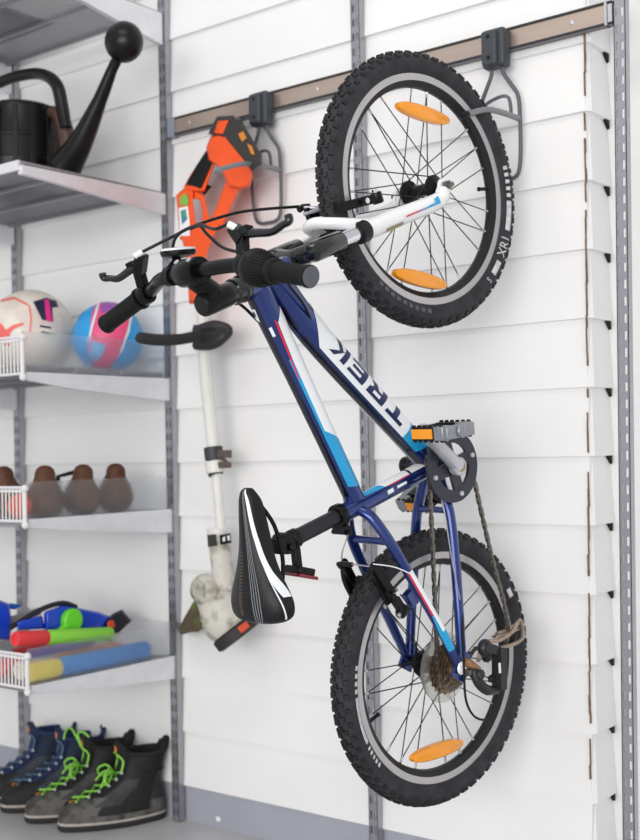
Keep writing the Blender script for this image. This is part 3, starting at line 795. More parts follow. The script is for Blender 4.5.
mb = MB(); mb.tube([bp(343,562,.045), bp(345,580,.048), bp(352,596,.046)], [.006,.006,.005], 10, smooth=4); mb.build('noodle_sleeve', blackp, bike)
# front noodle
mb = MB(); n0 = bp(330,206,.02); n1 = bp(300,206.5,.055)
mb.tube([V((.806,.036,.256)), n0, bp(312,208,.035), n1], .0035, 10, smooth=4); mb.build('brake_noodle', alloy, bike)
mb = MB(); mb.tube([bp(299,210,.05), bp(303,207,.05), bp(310,206.5,.04)], .0055, 10); mb.build('noodle_boot', blackp, bike)
# cables
def cable(pts, r=.0026, mat=None, name='control_cable'):
    mb = MB(); mb.tube(pts, r, 8, smooth=7); return mb.build(name, mat or blackp, bike)
cable([pB, bp(170,238,.11), bp(197,225,.09), bp(236,213,.07), bp(266,209,.06), n1])
cable([pC, bp(214,229,-.06), bp(199,225,.0), bp(180,233,.06), bp(173,246,.075), bp(176,266,.06), bp(196,292,.03), bp(232,300,.024), bp(252,315,.026), bp(268,336,.024), bp(300,398,.022), bp(338,480,.022), bp(347,510,.012)])
cable([bp(190,229,.03), bp(200,226,.02), bp(207,234,.0), bp(222,247,-.04), bp(238,252,-.09)])
cable([sh0+V((.0,-.01,-.05)), bp(288,283,-.05), bp(304,305,-.03), bp(317,331,-.012), bp(340,352,.0), bp(380,395,.0), bp(412,432,.0)], .0022)
cable([bp(462,600,-.06), bp(463,640,-.075), bp(464,672,-.085), bp(466,700,-.09), bp(474,716,-.09), bp(486,719,-.09), bp(491,705,-.09)], .0022)
cable([bp(430,445,-.0), bp(443,505,-.05), bp(452,560,-.062), bp(460,600,-.064)], .0012, M('steel_cable',(190,190,190),.35,.8), 'gear_wire')

# ================================================================== TRIMMER
tx = thing('string_trimmer', 'orange and white cordless string trimmer hanging from a hook beside the bicycle', 'trimmer', (-1.86, -.12, .45))
def T(u, v, y=-.125): return on_y(u, v, y+.035) - V((-1.86,-.12,.45))
def prism(mb, pts, y0, y1, mi=0, sc=.93):
    a = [T(u, v, y0) for u, v in pts]; b = [T(u, v, y1) for u, v in pts]
    c0 = sum(a, V())/len(a); c1 = sum(b, V())/len(b); ym = (y0+y1)/2
    m1 = [T(u, v, y0 + (y1-y0)*.22) for u, v in pts]; m2 = [T(u, v, y0 + (y1-y0)*.78) for u, v in pts]
    mb.rings([[c0 + (p-c0)*sc for p in a], m1, m2, [c1 + (p-c1)*sc for p in b]], True, mi)
mb = MB()
prism(mb, [(206,147),(211,136),(222,131),(231,131),(245,156),(252,163),(253,178),(250,187),(240,190),(229,187),(222,172),(216,165),(208,160)], -.165, -.085)
prism(mb, [(212,143),(220,150),(205,192),(196,192),(184,190),(184,186),(190,175)], -.15, -.10)
prism(mb, [(227,178),(243,182),(229,212),(222,228),(207,226),(216,208)], -.145, -.105)
prism(mb, [(185,187),(194,190),(193,200),(196,226),(190,240),(180,240),(176,195)], -.15, -.10)
prism(mb, [(194,190),(204,194),(209,216),(212,226),(202,226),(203,212),(200,199),(193,199)], -.145, -.105)
prism(mb, [(180,232),(196,223),(220,222),(214,236),(206,258),(199,304),(189,304),(186,256)], -.15, -.10)
body = mb.build('motor_housing', orange, tx, bevel=.003)
mb = MB(); prism(mb, [(217,128),(233,116),(240,118),(262,155),(262,165),(252,172),(243,160)], -.17, -.08); prism(mb, [(208,134),(217,116),(234,115),(226,138)], -.168, -.082)
bat = mb.build('battery', M('battery_dark', (52,50,46), .45), tx, bevel=.003)
mb = MB(); prism(mb, [(214,133),(218,121),(229,120),(223,134)], -.171, -.165); bl = mb.build('battery_label', orange, bat)
mb = MB(); prism(mb, [(238,134),(243,131),(247,138),(242,142)], -.1715, -.165); prism(mb, [(247,143),(252,146),(255,155),(251,154)], -.1715, -.165); mb.build('battery_symbol', M('symbol_orange',(214,130,50),.5), bat)
mb = MB(); prism(mb, [(207,149),(216,149),(217.5,153),(209,172),(201,190),(193,187),(185,186),(187,181),(196,166)], -.153, -.095); mb.build('handle_grip', blackp, tx, bevel=.003)
mb = MB(); prism(mb, [(199,187),(203,183),(212,186),(204,196)], -.14, -.11); mb.build('trigger', blackp, tx)
mb = MB(); prism(mb, [(178.5,208),(188,206),(190,224),(190,236),(180,236)], -.152, -.146); lab = mb.build('side_label', whited, tx)
mb = MB(); prism(mb, [(179.5,197),(186,193),(189,200),(188,205),(180,206)], -.1525, -.147); mb.build('label_green', M('label_green',(130,180,80),.5), lab)
mb = MB(); prism(mb, [(180.5,211),(185.5,209),(187,219),(182,224)], -.1545, -.150); mb.build('label_blue', M('label_blue',(60,130,160),.5,alt=(90,170,90),scale=60), lab)
sh = [T(203,300), T(206,372), T(214,450)]
mb = MB(); mb.tube(sh, [.0165,.016,.0155], 20, smooth=6); mb.build('shaft', whites, tx)
mb = MB(); mb.tube([T(214,446), T(222,540), T(225,582)], .0118, 18, smooth=4); mb.build('inner_shaft', whites, tx)
def clampring(u, v, u2, v2, r, mat, name):
    mb = MB(); mb.tube([T(u,v), T(u2,v2)], r, 20); return mb.build(name, mat, tx, bevel=.002)
clampring(213,447,214.5,460,.0225, M('clamp_dark',(58,60,64),.5), 'clamp_collar')
cl = clampring(214.5,461,216,473,.0225, whites, 'clamp_collar')
mb = MB(); mb.box(T(224.5,454,-.128), (.030,.02,.018)); mb.box(T(224.5,465,-.128), (.030,.016,.014)); mb.tube([T(221,457,-.13), T(230,466,-.135)], .005, 8); mb.build('clamp_lever', M('lever_brown',(92,78,72),.5), cl, bevel=.002)
mb = MB(); mb.tube([T(215.5,473), T(216,475)], .018, 20); mb.build('clamp_seal', blackp, cl)
clampring(217.5,528,218.5,542,.0255, whites, 'lower_collar')
lc = clampring(219,541,225,592,.0255, dirty, 'gear_tube')
mb = MB(); prism(mb, [(207,535),(216,534),(217,546),(208,547)], -.158, -.128); mb.build('collar_catch', M('catch_dark',(52,48,46),.5), lc)
mb = MB(); prism(mb, [(219,535),(230.5,533),(231.5,543),(220,545)], -.143, -.120); mb.build('collar_label', blackp, lc)
mb = MB(); prism(mb, [(222,538),(225,536),(225.5,541),(223,542)], -.1445, -.141); prism(mb, [(227,536),(229.5,535),(230,540),(228,541)], -.1445, -.141); mb.build('label_print', whited, lc)
# head
hdir = V((.50,.30,-.79)).normalized(); HB = T(217, 606, -.165)
mb = MB()
mb.ball(T(206,590,-.15), .040, 28, sc=(1,.85,.95)); mb.lathe([(.030,-.03),(.040,-.02),(.043,0),(.046,.02),(.046,.055),(.040,.06)], T(215,600), T(228,628)-T(210,590), 28)
mb.lathe([(.034,-.02),(.046,-.004),(.050,.004),(.050,.012),(.054,.014),(.055,.030),(.058,.032),(.058,.048),(.054,.060)], HB, hdir, 32)
for k_ in range(6):
    e = T(199,582+k_*2.6,-.186); mb.box(e, (.030,.006,.003), Matrix.Rotation(.3, 3, 'Y'))
head = mb.build('cutting_head', dirty, tx)
hd = hdir; hc = HB + hd*.064
mb = MB(); mb.lathe([(.050,-.004),(.058,0),(.058,.022),(.050,.026)], hc, hd, 32); sp_ = mb.build('spool_cap', M('spool_black',(44,40,40),.6), head)
mb = MB(); pn = (-CF - hd*((-CF).dot(hd))).normalized(); pn = (pn + pn.cross(hd)*.55).normalized() if pn.cross(hd).dot(CR) > 0 else (pn - pn.cross(hd)*.55).normalized(); e = hc + hd*.011 + pn*.0575; sdv = hd.cross(pn); mb.box(e, (.016,.026,.006), Matrix((hd, sdv, pn)).transposed()); mb.build('spool_button', M('button_red',(214,84,52),.45), sp_, bevel=.002)
mb = MB()
gp = [(218,600),(196,597),(184,618),(178,630),(181,635),(192,632),(198,632),(218,618)]
a = [T(u, v, -.12) for u, v in gp]; b_ = [T(u+3, v-3, .0-.055) for u, v in gp]
mb.rings([a, b_], True); mb.build('debris_guard', dirtyd, head)
# loop handle
mb = MB(); mb.tube([T(196,331,-.145), T(214,326,-.15), T(228,330,-.14), T(222,338,-.15), T(212,344,-.15), T(196,345,-.145)], [.012,.014,.012,.013,.014,.012], 14, smooth=4)
prism(mb, [(193,325),(214,323),(226,328),(227,334),(214,343),(194,346)], -.158, -.098)
lh = mb.build('front_handle', M('handle_black',(44,42,44),.5), tx, bevel=.003)
s_ = on_y(198,334,-.15); 
mb = MB(); e_ = lambda u, v, y: on_y(u, v, y) - V((-1.86,-.12,.45))
mb.tube([e_(200,335,-.14), e_(182,339,-.19), e_(160,340,-.25), e_(142,338,-.29), e_(138,337,-.30)], [.013,.0125,.0135,.013,.010], 16, smooth=5); mb.build('handle_bar', M('handle_foam',(40,40,42),.75), lh)

# ================================================================== SHELVES
XS2, XS1 = -2.0965, -2.698
def bracket(x, pts, parent, base):
    """pts: outline in (y, z)"""
    mb = MB()
    for a, b in ((x-.007, x+.007),):
        r0 = [V((a, y, z)) - base for y, z in pts]; r1 = [V((b, y, z)) - base for y, z in pts]
        mb.rings([r0, r1], True)
    return mb.build('shelf_bracket', galv, parent, smooth=False, bevel=.001)
def wire_grid(parent, base, zt, y0, y1, m, rods=(-.47,-.33,-.19,-.05), sp=.0125):
    mb = MB(); x = XS1 - .25; 
    while x < XS2 + .004:
        mb.bar(V((x, y0, zt)) - base, V((x, y1, zt)) - base, .0046, .0036); x += sp
    o = mb.build('wire_deck', m, parent, smooth=False)
    for y in rods:
        mb = MB(); mb.bar(V((XS1-.25, y, zt-.006)) - base, V((XS2+.006, y, zt-.006)) - base, .008, .008); mb.build('cross_rod', m, parent, smooth=False)
    return o
def flat_shelf(zt, zb0, label):
    base = V((XS2, 0, zt)); t = thing('wire_shelf', label, 'shelf', base)
    for x in (XS2, XS1): bracket(x, [(-.032, zt), (-.474, zt-.006), (-.474, zt-.026), (-.385, zt-.03), (-.032, zb0)], t, base)
    wire_grid(t, base, zt+.003, -.474, -.03, wire)
    mb = MB(); mb.box(V((XS2-.4, -.4765, zt-.006)) - base, (.8, .006, .022)); mb.build('front_lip', galv, t, smooth=False)
    return t
flat_shelf(2.0155, 1.935, 'steel wire shelf above the watering can, topmost in the rack')
flat_shelf(1.560, 1.507, 'steel wire shelf on which the black watering can stands')
def basket_shelf(zt, zb0, ph, label, deck=0.):
    base = V((XS2, 0, zt)); t = thing('basket_shelf', label, 'shelf', base)
    for x in (XS2, XS1): bracket(x, [(-.030, zt), (-.470, zt), (-.470, zt-.018), (-.34, zt-.034), (-.030, zb0)], t, base)
    wire_grid(t, base, zt-.004+deck, -.47, -.03, wire)
    mb = MB(); mb.box(V((XS2+.0015, -.252, zt + ph/2)) - base, (.004, .446, ph)); p = mb.build('frosted_end_panel', frost, t, smooth=False); p['label'] = 'frosted see-through end panel'
    mb = MB(); z1 = zt + ph - .012; z0 = zt - .004; x = XS2 - .012
    while x > XS1 - .25:
        mb.cyl(V((x,-.478,z0)) - base, V((x,-.478,z1)) - base, .0021, 6); x -= .0125
    for z in (z0, z1-.008, z1): mb.cyl(V((XS2+.004,-.4785,z)) - base, V((XS1-.25,-.4785,z)) - base, .0032, 8)
    mb.cyl(V((XS2+.004,-.4785,z0-.006)) - base, V((XS2+.004,-.4785,z1+.004)) - base, .0052, 10)
    mb.build('wire_front', whitewire, t)
    for z in (zt-.012, zt+ph-.014):
        mb = MB(); mb.ball(V((XS2+.006,-.479,z)) - base, .0085, 14); mb.build('corner_clip', whitewire, t)
    return t
basket_shelf(1.097, 1.041, .090, 'shallow basket shelf with frosted end holding the two balls', .018)
basket_shelf(.773, .714, .082, 'shallow basket shelf with frosted end holding the row of brown pear shaped toys')
basket_shelf(.410, .353, .080, 'shallow basket shelf with frosted end piled with water toys')

# ------------------------------------------------------------------ things on the top shelf
tz = 2.0155 + .0052
mb = MB(); mb.box((-2.72,-.22,tz+.05), (.16,.30,.10)); o = mb.build('storage_box', M('box_brown',(82,66,56),.8), bevel=.003); tag(o, 'dark brown box on the topmost wire shelf, only its underside visible', 'box')
mb = MB(); mb.box((-2.48,-.28,tz+.04), (.26,.26,.08)); o = mb.build('storage_box', M('box_white',(228,226,222),.6), bevel=.003); tag(o, 'white box on the topmost wire shelf, seen through the wires', 'box')

# ------------------------------------------------------------------ watering can
zc = 1.5654
can = thing('watering_can', 'black plastic watering can with a round rose on its long spout', 'watering can', (-2.365,-.26,zc))
canm = M('can_black', (16,14,13), .3, var=.1, scale=25, spec=.35); 
mb = MB(); prof = [(.098,0),(.108,.004),(.110,.012),(.108,.06),(.109,.062),(.109,.070),(.107,.072),(.107,.12),(.109,.122),(.109,.130),(.106,.132),(.104,.19),(.099,.205),(.080,.214),(.06,.216)]
mb.lathe(prof, (0,0,0), (0,0,1), 48)
for k_ in range(16):
    a = 2*PI*k_/16; mb.box((.107*cos(a), .107*sin(a), .10), (.006,.012,.19), Matrix.Rotation(a, 3, 'Z'))
mb.build('can_body', canm, can, bevel=.001)
def cw(u, v, y=-.26): return on_y(u, v, y) - V((-2.365,-.26,zc))
mb = MB(); mb.tube([cw(66,166), cw(82,140), cw(100,100), cw(112,70), cw(118,58)], [.040,.028,.0165,.0125,.0125], 20, smooth=6); spt = mb.build('spout', canm, can)
mb = MB(); rc_ = cw(124,42); mb.ball(rc_, .047, 32, sc=(1,.9,1)); mb.build('rose', canm, spt)
mb = MB(); mb.tube([cw(-28,108), cw(-10,88), cw(15,77), cw(40,74), cw(56,84), cw(62,106), cw(66,128)], [.012,.014,.014,.014,.016,.016,.014], 14, smooth=6); mb.build('can_handle', canm, can)
mb = MB(); mb.tube([cw(52,112,-.25), cw(62,120,-.25), cw(68,150,-.25), cw(64,164,-.25)], [.016,.02,.022,.02], 14, smooth=4); mb.build('brown_spout_piece', M('can_brown',(70,50,40),.4), can)  # brown tube between the can body and the spout

# ------------------------------------------------------------------ balls
def patch(c, r, poly, mat, name, parent, lift=.0012):
    """closed outline (photo points) laid on the near surface of a ball"""
    c = V(c); pts = []
    n = len(poly)
    for i in range(n):
        a, b = poly[i], poly[(i+1) % n]
        for k_ in range(4): pts.append((a[0]+(b[0]-a[0])*k_/4, a[1]+(b[1]-a[1])*k_/4))
    def hit(u, v):
        d = ray(u, v).normalized(); oc = CAM - c; bb = oc.dot(d); disc = bb*bb - (oc.length_squared - r*r)
        t = -bb - math.sqrt(max(disc, 0)); p = CAM + d*t; return (p - c).normalized()*(r+lift)
    bm = bmesh.new(); vs = [bm.verts.new(hit(*p)) for p in pts]
    f = bm.faces.new(vs); bmesh.ops.triangulate(bm, faces=[f])
    for _ in range(6):
        for v in bm.verts: v.co = v.co.normalized()*(r+lift)
        bmesh.ops.subdivide_edges(bm, edges=[e for e in bm.edges if e.calc_length() > .006], cuts=1); bmesh.ops.triangulate(bm, faces=bm.faces)
    for v in bm.verts: v.co = v.co.normalized()*(r+lift)
    me = bpy.data.meshes.new(name); bm.to_mesh(me); bm.free(); me.materials.append(mat); me.shade_smooth()
    o = bpy.data.objects.new(name, me); C.objects.link(o); o.parent = parent; return o
zs_ = 1.1132
c1 = on_x(31, 333, -2.39); r1 = .1095; c1.z = zs_ + r1 - .001
mb = MB(); mb.ball((0,0,0), r1, 48); soc = mb.build('soccer_ball', M('ball_white',(234,226,214),.4,scale=16,alt=(222,208,198),lo=.5,hi=.6), loc=c1); tag(soc, 'white soccer ball with navy and magenta patch in the basket shelf', 'ball')
navyb = M('ball_navy',(34,36,66),.4); mag = M('ball_magenta',(232,50,140),.4); pink = M('ball_pink',(240,110,104),.4)
patch(c1, r1, [(33,302),(46,298),(56,301),(58,307),(52,308),(53,322),(42,320)], navyb, 'navy_patch', soc)
patch(c1, r1, [(44,300),(48.5,300),(52,322),(46,321)], mag, 'magenta_stripe', soc, .0018)
patch(c1, r1, [(40,325),(51,327),(51,329),(40,327)], navyb, 'navy_stripe', soc); patch(c1, r1, [(41,331),(52,333),(52,335),(42,333.5)], navyb, 'navy_stripe', soc)
patch(c1, r1, [(-4,322),(2,324),(6,330),(13,325),(23,322.5),(24,324.5),(14,329),(9,334),(10,346),(6,346),(4,337),(-4,334)], pink, 'leaping_logo', soc)
patch(c1, r1, [(30,305),(32,318),(31,330),(26,344),(22,352),(21,351),(25,342),(29.5,330),(30.5,318),(28.5,306)], pink, 'pink_line', soc, .001)
patch(c1, r1, [(1,300),(14,297),(28,304),(28,306),(14,299),(1,302)], pink, 'pink_line', soc, .001)
c2 = on_x(108, 337, -2.190); r2 = .0875; c2.z = zs_ + r2 - .001
mb = MB(); mb.ball((0,0,0), r2, 48); vb = mb.build('play_ball', M('ball_blue',(36,156,222),.35,coat=.3), loc=c2); tag(vb, 'blue and pink play ball beside the soccer ball', 'ball')
pk2 = M('ball_coral',(226,84,128),.38); pur = M('ball_purple',(150,90,170),.38); wht = M('ball_line',(214,226,238),.4)
patch(c2, r2, [(98,300),(110,300),(124,303),(130,309),(126,330),(118,352),(108,369),(94,366),(88,350),(90,336),(95,318)], pk2, 'coral_panel', vb)
patch(c2, r2, [(101,301),(112,300),(122,303),(126,308),(122,318),(112,312),(101,314)], pur, 'purple_panel', vb, .0016)
patch(c2, r2, [(99,300),(101,301),(93,328),(90,342),(88,341),(91,327)], wht, 'white_line', vb, .002)
patch(c2, r2, [(131,309),(133,311),(129,332),(121,353),(119,352),(127,330)], wht, 'white_line', vb, .002)
patch(c2, r2, [(75,316),(84,306),(94,301),(95,303),(86,309),(77,319)], pur, 'purple_line', vb, .0016)
patch(c2, r2, [(92,340),(106,345),(102,356),(96,362),(90,355)], M('ball_skyblue',(120,180,226),.4), 'pale_patch', vb, .0022)

# ------------------------------------------------------------------ row of brown balls
zd = .7715
brn = M('brown_leather', (86,52,32), .6, var=.35, scale=40, bump=.3, bscale=120)
proto = None
txt = ['brown pear shaped toy furthest from the wall in the frosted shelf row', 'brown pear shaped toy second from the front wire mesh of the frosted shelf', 'brown pear shaped toy second from the wall in the frosted shelf row', 'brown pear shaped toy closest to the wall in the frosted shelf row']
for i, (u, v) in enumerate(((9,472),(46,469),(81,467),(115,466))):
    p = on_x(u, v, -2.26 if i == 0 else -2.17)
    if proto is None:
        mb = MB(); n_ = 32; mb.lathe([(.001,0),(.024,.002),(.038,.012),(.045,.030),(.044,.048),(.036,.068),(.027,.082),(.0235,.092),(.0235,.100),(.020,.110),(.011,.117),(.001,.119)], (0,0,0), (.0,-.0,1), 28)
        o = proto = mb.build('toy_pin', brn)
    else:
        o = proto.copy(); C.objects.link(o)
    o.location = (p.x, p.y-.006, zd); o.rotation_euler = (0.10, 0, i*1.1); tag(o, txt[i], 'toy', 'brown pear shaped toys in a row')
mb = MB(); a = on_x(58,474,-2.30); b = on_x(70,472,-2.30); mb.tube([V((a.x,a.y,zd+.008)), V((a.x,a.y,.86)), b + V((0,.02,.0))], .006, 10); o = mb.build('handle_stick', blackp); tag(o, 'short black bent stick between two brown pear shaped toys', 'stick')
for (x, y, rad, nm, m, lb) in ((-2.165,-.436,.028,'small_ball',M('toy_orange',(232,84,50),.5),'small orange ball behind the wire front beside the brown toys'), (-2.35,-.434,.034,'small_ball',M('toy_blue',(40,90,150),.5),'small blue ball behind the wire front beside the brown toys'), (-2.36,-.33,.028,'small_ball',M('toy_cyan',(70,190,220),.5),'small turquoise ball behind the brown pear shaped toys')):
    mb = MB(); mb.ball((x,y,zd+rad), rad, 24); tag(mb.build(nm, m), lb, 'ball')

# ------------------------------------------------------------------ water toys
ze = .4085
blu = M('toy_royal_blue',(28,72,206),.35,coat=.3); lime = M('toy_lime',(110,220,50),.4); dk_ = M('toy_dark',(34,34,44),.5); org = M('toy_orange',(240,150,50),.45)
def gw(u, v, x, base): return on_x(u, v, x) - base
gb = V((-2.20,-.26,ze)); g = thing('water_blaster', 'blue water blaster with lime green cap and dark muzzle on the toy pile', 'water gun', gb)
def gprism(parent, name, mat, pts, y0, y1, base, sc=.9, bev=.004):
    mb = MB(); a = [on_x(u,v,y0)-base for u,v in pts]; b = [on_x(u,v,y1)-base for u,v in pts]; c0 = sum(a,V())/len(a); c1_ = sum(b,V())/len(b)
    m1 = [p.lerp(q,.25) for p,q in zip(a,b)]; m2 = [p.lerp(q,.75) for p,q in zip(a,b)]
    mb.rings([[c0+(p-c0)*sc for p in a], m1, m2, [c1_+(p-c1_)*sc for p in b]], True); return mb.build(name, mat, parent, bevel=bev)
gprism(g, 'gun_body', blu, [(44,612),(62,605),(74,607),(100,612),(112,617),(104,630),(72,629),(60,632),(44,630)], -2.185, -2.245, gb)
gprism(g, 'stock', blu, [(16,622),(42,615),(45,629),(18,630)], -2.19, -2.24, gb)
gprism(g, 'muzzle', dk_, [(106,622),(112,614),(122,609),(132,621),(124,628),(112,640),(104,640)], -2.18, -2.25, gb)
gprism(g, 'muzzle_ring', org, [(107,622),(113,619),(116,626),(108,634)], -2.176, -2.20, gb)
mb = MB(); mb.lathe([(.026,0),(.028,.004),(.028,.016),(.024,.02)], gw(69,620,-2.187,gb), (1,0,0), 26); mb.tube([gw(68,624,-2.176,gb), gw(60,632,-2.176,gb)], .010, 12); mb.build('tank_cap', lime, g)
mb = MB(); mb.tube([gw(10,628,-2.2,gb), gw(40,610,-2.2,gb), gw(62,603,-2.2,gb), gw(76,607,-2.2,gb)], .006, 10, smooth=4); mb.build('carry_strap', dk_, g)
gb2 = V((-2.30,-.34,ze)); g2 = thing('water_blaster', 'blue water blaster end with a pointed fin at the far side of the toy pile', 'water gun', gb2)
gprism(g2, 'gun_body', blu, [(-26,604),(0,600),(10,604),(12,628),(10,640),(-26,640)], -2.26, -2.34, gb2)
gprism(g2, 'fin', M('toy_mid_blue',(40,110,200),.4), [(4,606),(10,603),(24,605),(14,610)], -2.28, -2.32, gb2)
gprism(g2, 'barrel', M('toy_clear_grey',(170,166,158),.3), [(2,624),(8,617),(40,607),(42,614),(8,628)], -2.29, -2.31, gb2)
def foam(a, b, r, secs, label, mats):
    a, b = V(a), V(b); base = a.copy(); t = thing('foam_tube', label, 'foam tube', base); d = b - a
    f0 = 0
    for (f1, nm, m) in secs:
        mb = MB(); L_ = d.length; mb.lathe([(r*.55, f0*L_+.004), (r*.6, f0*L_), (r*.96, f0*L_), (r, f0*L_+.002), (r, f1*L_-.002), (r*.96, f1*L_), (r*.5, f1*L_)], (0,0,0), d, 26); mb.build(nm, m, t); f0 = f1
    return t
foam((-2.1205,-.450,ze+.0235), (-2.1205,-.100,ze+.0235), .0215, [(.22,'end_sleeve',M('foam_yellow',(246,220,90),.6)), (1,'foam_body',M('foam_blue',(70,140,212),.65,var=.05,scale=60))], 'blue foam tube with yellow end lying against the frosted panel', None)
foam(on_x(15,639,-2.146), on_x(110,634,-2.146), .0170, [(.31,'end_sleeve',M('foam_red',(226,60,66),.55)), (1,'foam_body',M('foam_lime',(140,214,70),.6))], 'red and lime green foam tube in front of the blue blaster', None)
foam((-2.17,-.44,ze+.022), (-2.20,-.12,ze+.022), .021, [(.3,'end_sleeve',M('foam_white',(232,226,216),.6)), (1,'foam_body',M('foam_salmon',(232,160,120),.6))], 'salmon foam tube behind the blue and yellow foam tube', None)
foam((-2.235,-.45,ze+.022), (-2.30,-.12,ze+.022), .021, [(.3,'end_sleeve',M('foam_red',(226,60,66),.55)), (1,'foam_body',blu)], 'blue foam tube with red end behind the wire basket front', None)
foam((-2.30,-.45,ze+.022), (-2.36,-.12,ze+.022), .021, [(.3,'end_sleeve',blu), (1,'foam_body',M('foam_red',(226,60,66),.55))], 'red foam tube with blue end deepest behind the wire basket front', None)

# ================================================================== BOOTS
def boot(base, ang, label, group, cloth, rand, lace, accent, collar, overlay, scale=1.):
    t = thing('hiking_boot', label, 'boot', base, group); t.rotation_euler = (0,0,ang); t.scale = (scale,)*3
    def outline(xb, xf, w, z, n=36, toe=.0):
        out = []
        for j in range(n):
            a = 2*PI*j/n; f = .5 + .5*cos(a); x = xb + (xf-xb)*f
            wy = w*(abs(sin(a))**.75)*(1 + toe*.10*sin((f-.1)*PI*1.1)); wy *= 1 if f > .35 or toe == 0 else (.84 + .16*f/.35)
            bend = .010*toe*sin(PI*f)
            out.append(V((x, (1 if sin(a) >= 0 else -1)*wy, z)))
        return out
    mb = MB()
    mb.rings([outline(-.129,.130,.041,.0,toe=1), outline(-.132,.134,.0435,.003,toe=1), outline(-.132,.135,.0445,.012,toe=1), outline(-.130,.133,.044,.015,toe=1)], True)
    mb.build('outsole', M('sole_dark',(44,42,42),.8), t)
    mb = MB(); mb.rings([outline(-.132,.134,.0440,.0145,toe=1), outline(-.134,.1350,.0448,.0165,toe=1), outline(-.134,.134,.0445,.020,toe=1), outline(-.132,.131,.0430,.022,toe=1)], True); mb.build('midsole', M('midsole_grey',(176,168,158),.7,var=.15,scale=60), t)
    lv = [(-.131,.131,.0430,.020),(-.132,.1315,.0430,.034),(-.131,.127,.0425,.045),(-.130,.113,.0415,.055),(-.128,.090,.0405,.065),(-.126,.064,.039,.075),(-.124,.038,.038,.086),(-.122,.014,.037,.098),(-.1225,-.005,.0365,.111),(-.125,-.018,.037,.126),(-.129,-.026,.038,.143),(-.133,-.029,.040,.160),(-.136,-.030,.0405,.176)]
    rows_ = [outline(a, b, c, z, toe=max(0, 1-(z-.02)/.07)) for a, b, c, z in lv]
    last = lv[-1]
    n = 36
    # collar dips at the sides of the heel
    rows_[-1] = [V((p.x, p.y, p.z + (.012 if cos(2*PI*j/n) < -.8 else 0) - .006*abs(sin(2*PI*j/n)))) for j, p in enumerate(rows_[-1])]
    inner = [[V(((p.x+.083)*k_ -.083, p.y*k_, p.z - dz)) for p in rows_[-1]] for k_, dz in ((.90,-.003),(.80,.008),(.72,.05))]
    mb = MB(); mb.rings(rows_, False); mb.rings([rows_[-1]] + inner, False, 1)
    o2 = len(mb.v); mb.add(inner[-1], [list(range(n))], 1)
    up = mb.build('upper', [cloth, collar], t, sharp=60)
    # rand / toe cap: grey shell over the lower rows
    def grow(r, k_): return [V((p.x*(1+k_*.6), p.y*(1+k_*1.4), p.z)) for p in r]
    mb = MB(); rr2 = [grow(r, .022) for r in rows_[:6]]
    # keep toe quarter high and the sides low
    for i in range(len(rr2)-1):
        for j in range(n):
            k_ = (j+1) % n; f = .5 + .5*cos(2*PI*(j+.5)/n)
            if i < 1 or (f > .76 and i < 5) or (f > .64 and i < 3) or (f < .16 and i < 3): mb.add([rr2[i][j], rr2[i][k_], rr2[i+1][k_], rr2[i+1][j]], [(0,1,2,3)])
    mb.build('toe_rand', rand, t, sharp=60)
    rr3 = [grow(r, .014) for r in rows_[1:11]]
    for nm, cond in (('quarter_overlay', lambda f, i, y: .50 < f < .80 and 2 <= i < 7 and y < 0), ('quarter_overlay', lambda f, i, y: .50 < f < .80 and 2 <= i < 7 and y > 0), ('heel_counter', lambda f, i, y: f < .20 and 1 < i < 8)):
        mb = MB()
        for i in range(len(rr3)-1):
            for j in range(n):
                k_ = (j+1) % n; f = .5 + .5*cos(2*PI*(j+.5)/n)
                if cond(f, i, sin(2*PI*(j+.5)/n)): mb.add([rr3[i][j], rr3[i][k_], rr3[i+1][k_], rr3[i+1][j]], [(0,1,2,3)])
        mb.build(nm, overlay, up, sharp=60)
    mb = MB(); mb.tube([p*1.0 for p in rows_[-1]], .0055, 8, closed=True); mb.tube([V((p.x*1.012, p.y*1.03, p.z)) for p in rows_[9][9:28]], .0022, 6); mb.build('padded_collar', collar, t)
    # heel pull tab and tongue
    mb = MB(); mb.tube([(-.131,0,.160), (-.139,0,.178), (-.141,0,.194), (-.134,0,.197), (-.128,0,.184)], .0055, 10, smooth=3); mb.build('pull_tab', collar, t)
    mb = MB(); rws = []
    for z, x in ((.073,.068),(.086,.040),(.100,.013),(.122,-.012),(.147,-.020),(.172,-.019),(.194,-.010)):
        rws.append([V((x+.004 - 12*y*y, y, z)) for y in (-.026,-.018,-.009,0,.009,.018,.026)] + [V((x-.008 - 12*y*y, y, z-.001)) for y in (.026,.018,.009,0,-.009,-.018,-.026)])
    mb.rings(rws, True); tg = mb.build('tongue', collar, t, sharp=60)
    mb = MB(); mb.box((-.010,.0,.182), (.003,.018,.016)); mb.build('tongue_patch', accent, tg)
    mb = MB(); mb.bar(V((.080,-.0425,.054)), V((.100,-.0395,.054)), .004, .006, (0,0,1)); mb.build('side_tag', accent, up)
    # laces
    def surf(i, sgn, ww):
        r = lv[i]; j = rows_[i]
        best = min(j, key=lambda p: abs(p.y - sgn*ww) - p.x*1.5 if p.x > (r[0]+r[1])/2 else 9)
        return V((best.x + .0045, sgn*ww, best.z + .0045))
    L1, L2 = [], []
    for q, i in enumerate((4,5,6,7,8,9)):
        s = 1 if q % 2 else -1; ww = .022 + .002*q
        L1.append(surf(i, s, ww)); L2.append(surf(i, -s, ww))
    top1 = [V((lv[11][1]+.004, .030, .160)), V((lv[11][1]+.012, -.02, .168))]
    mb = MB()
    mb.tube(L1, .0026, 8); mb.tube(L2, .0026, 8); mb.tube([surf(9,1,.032), V((-.022,.034,.158)), V((-.010,.012,.170))], .0026, 8, smooth=3); mb.tube([surf(9,-1,.032), V((-.022,-.034,.158)), V((-.010,-.012,.170))], .0026, 8, smooth=3)
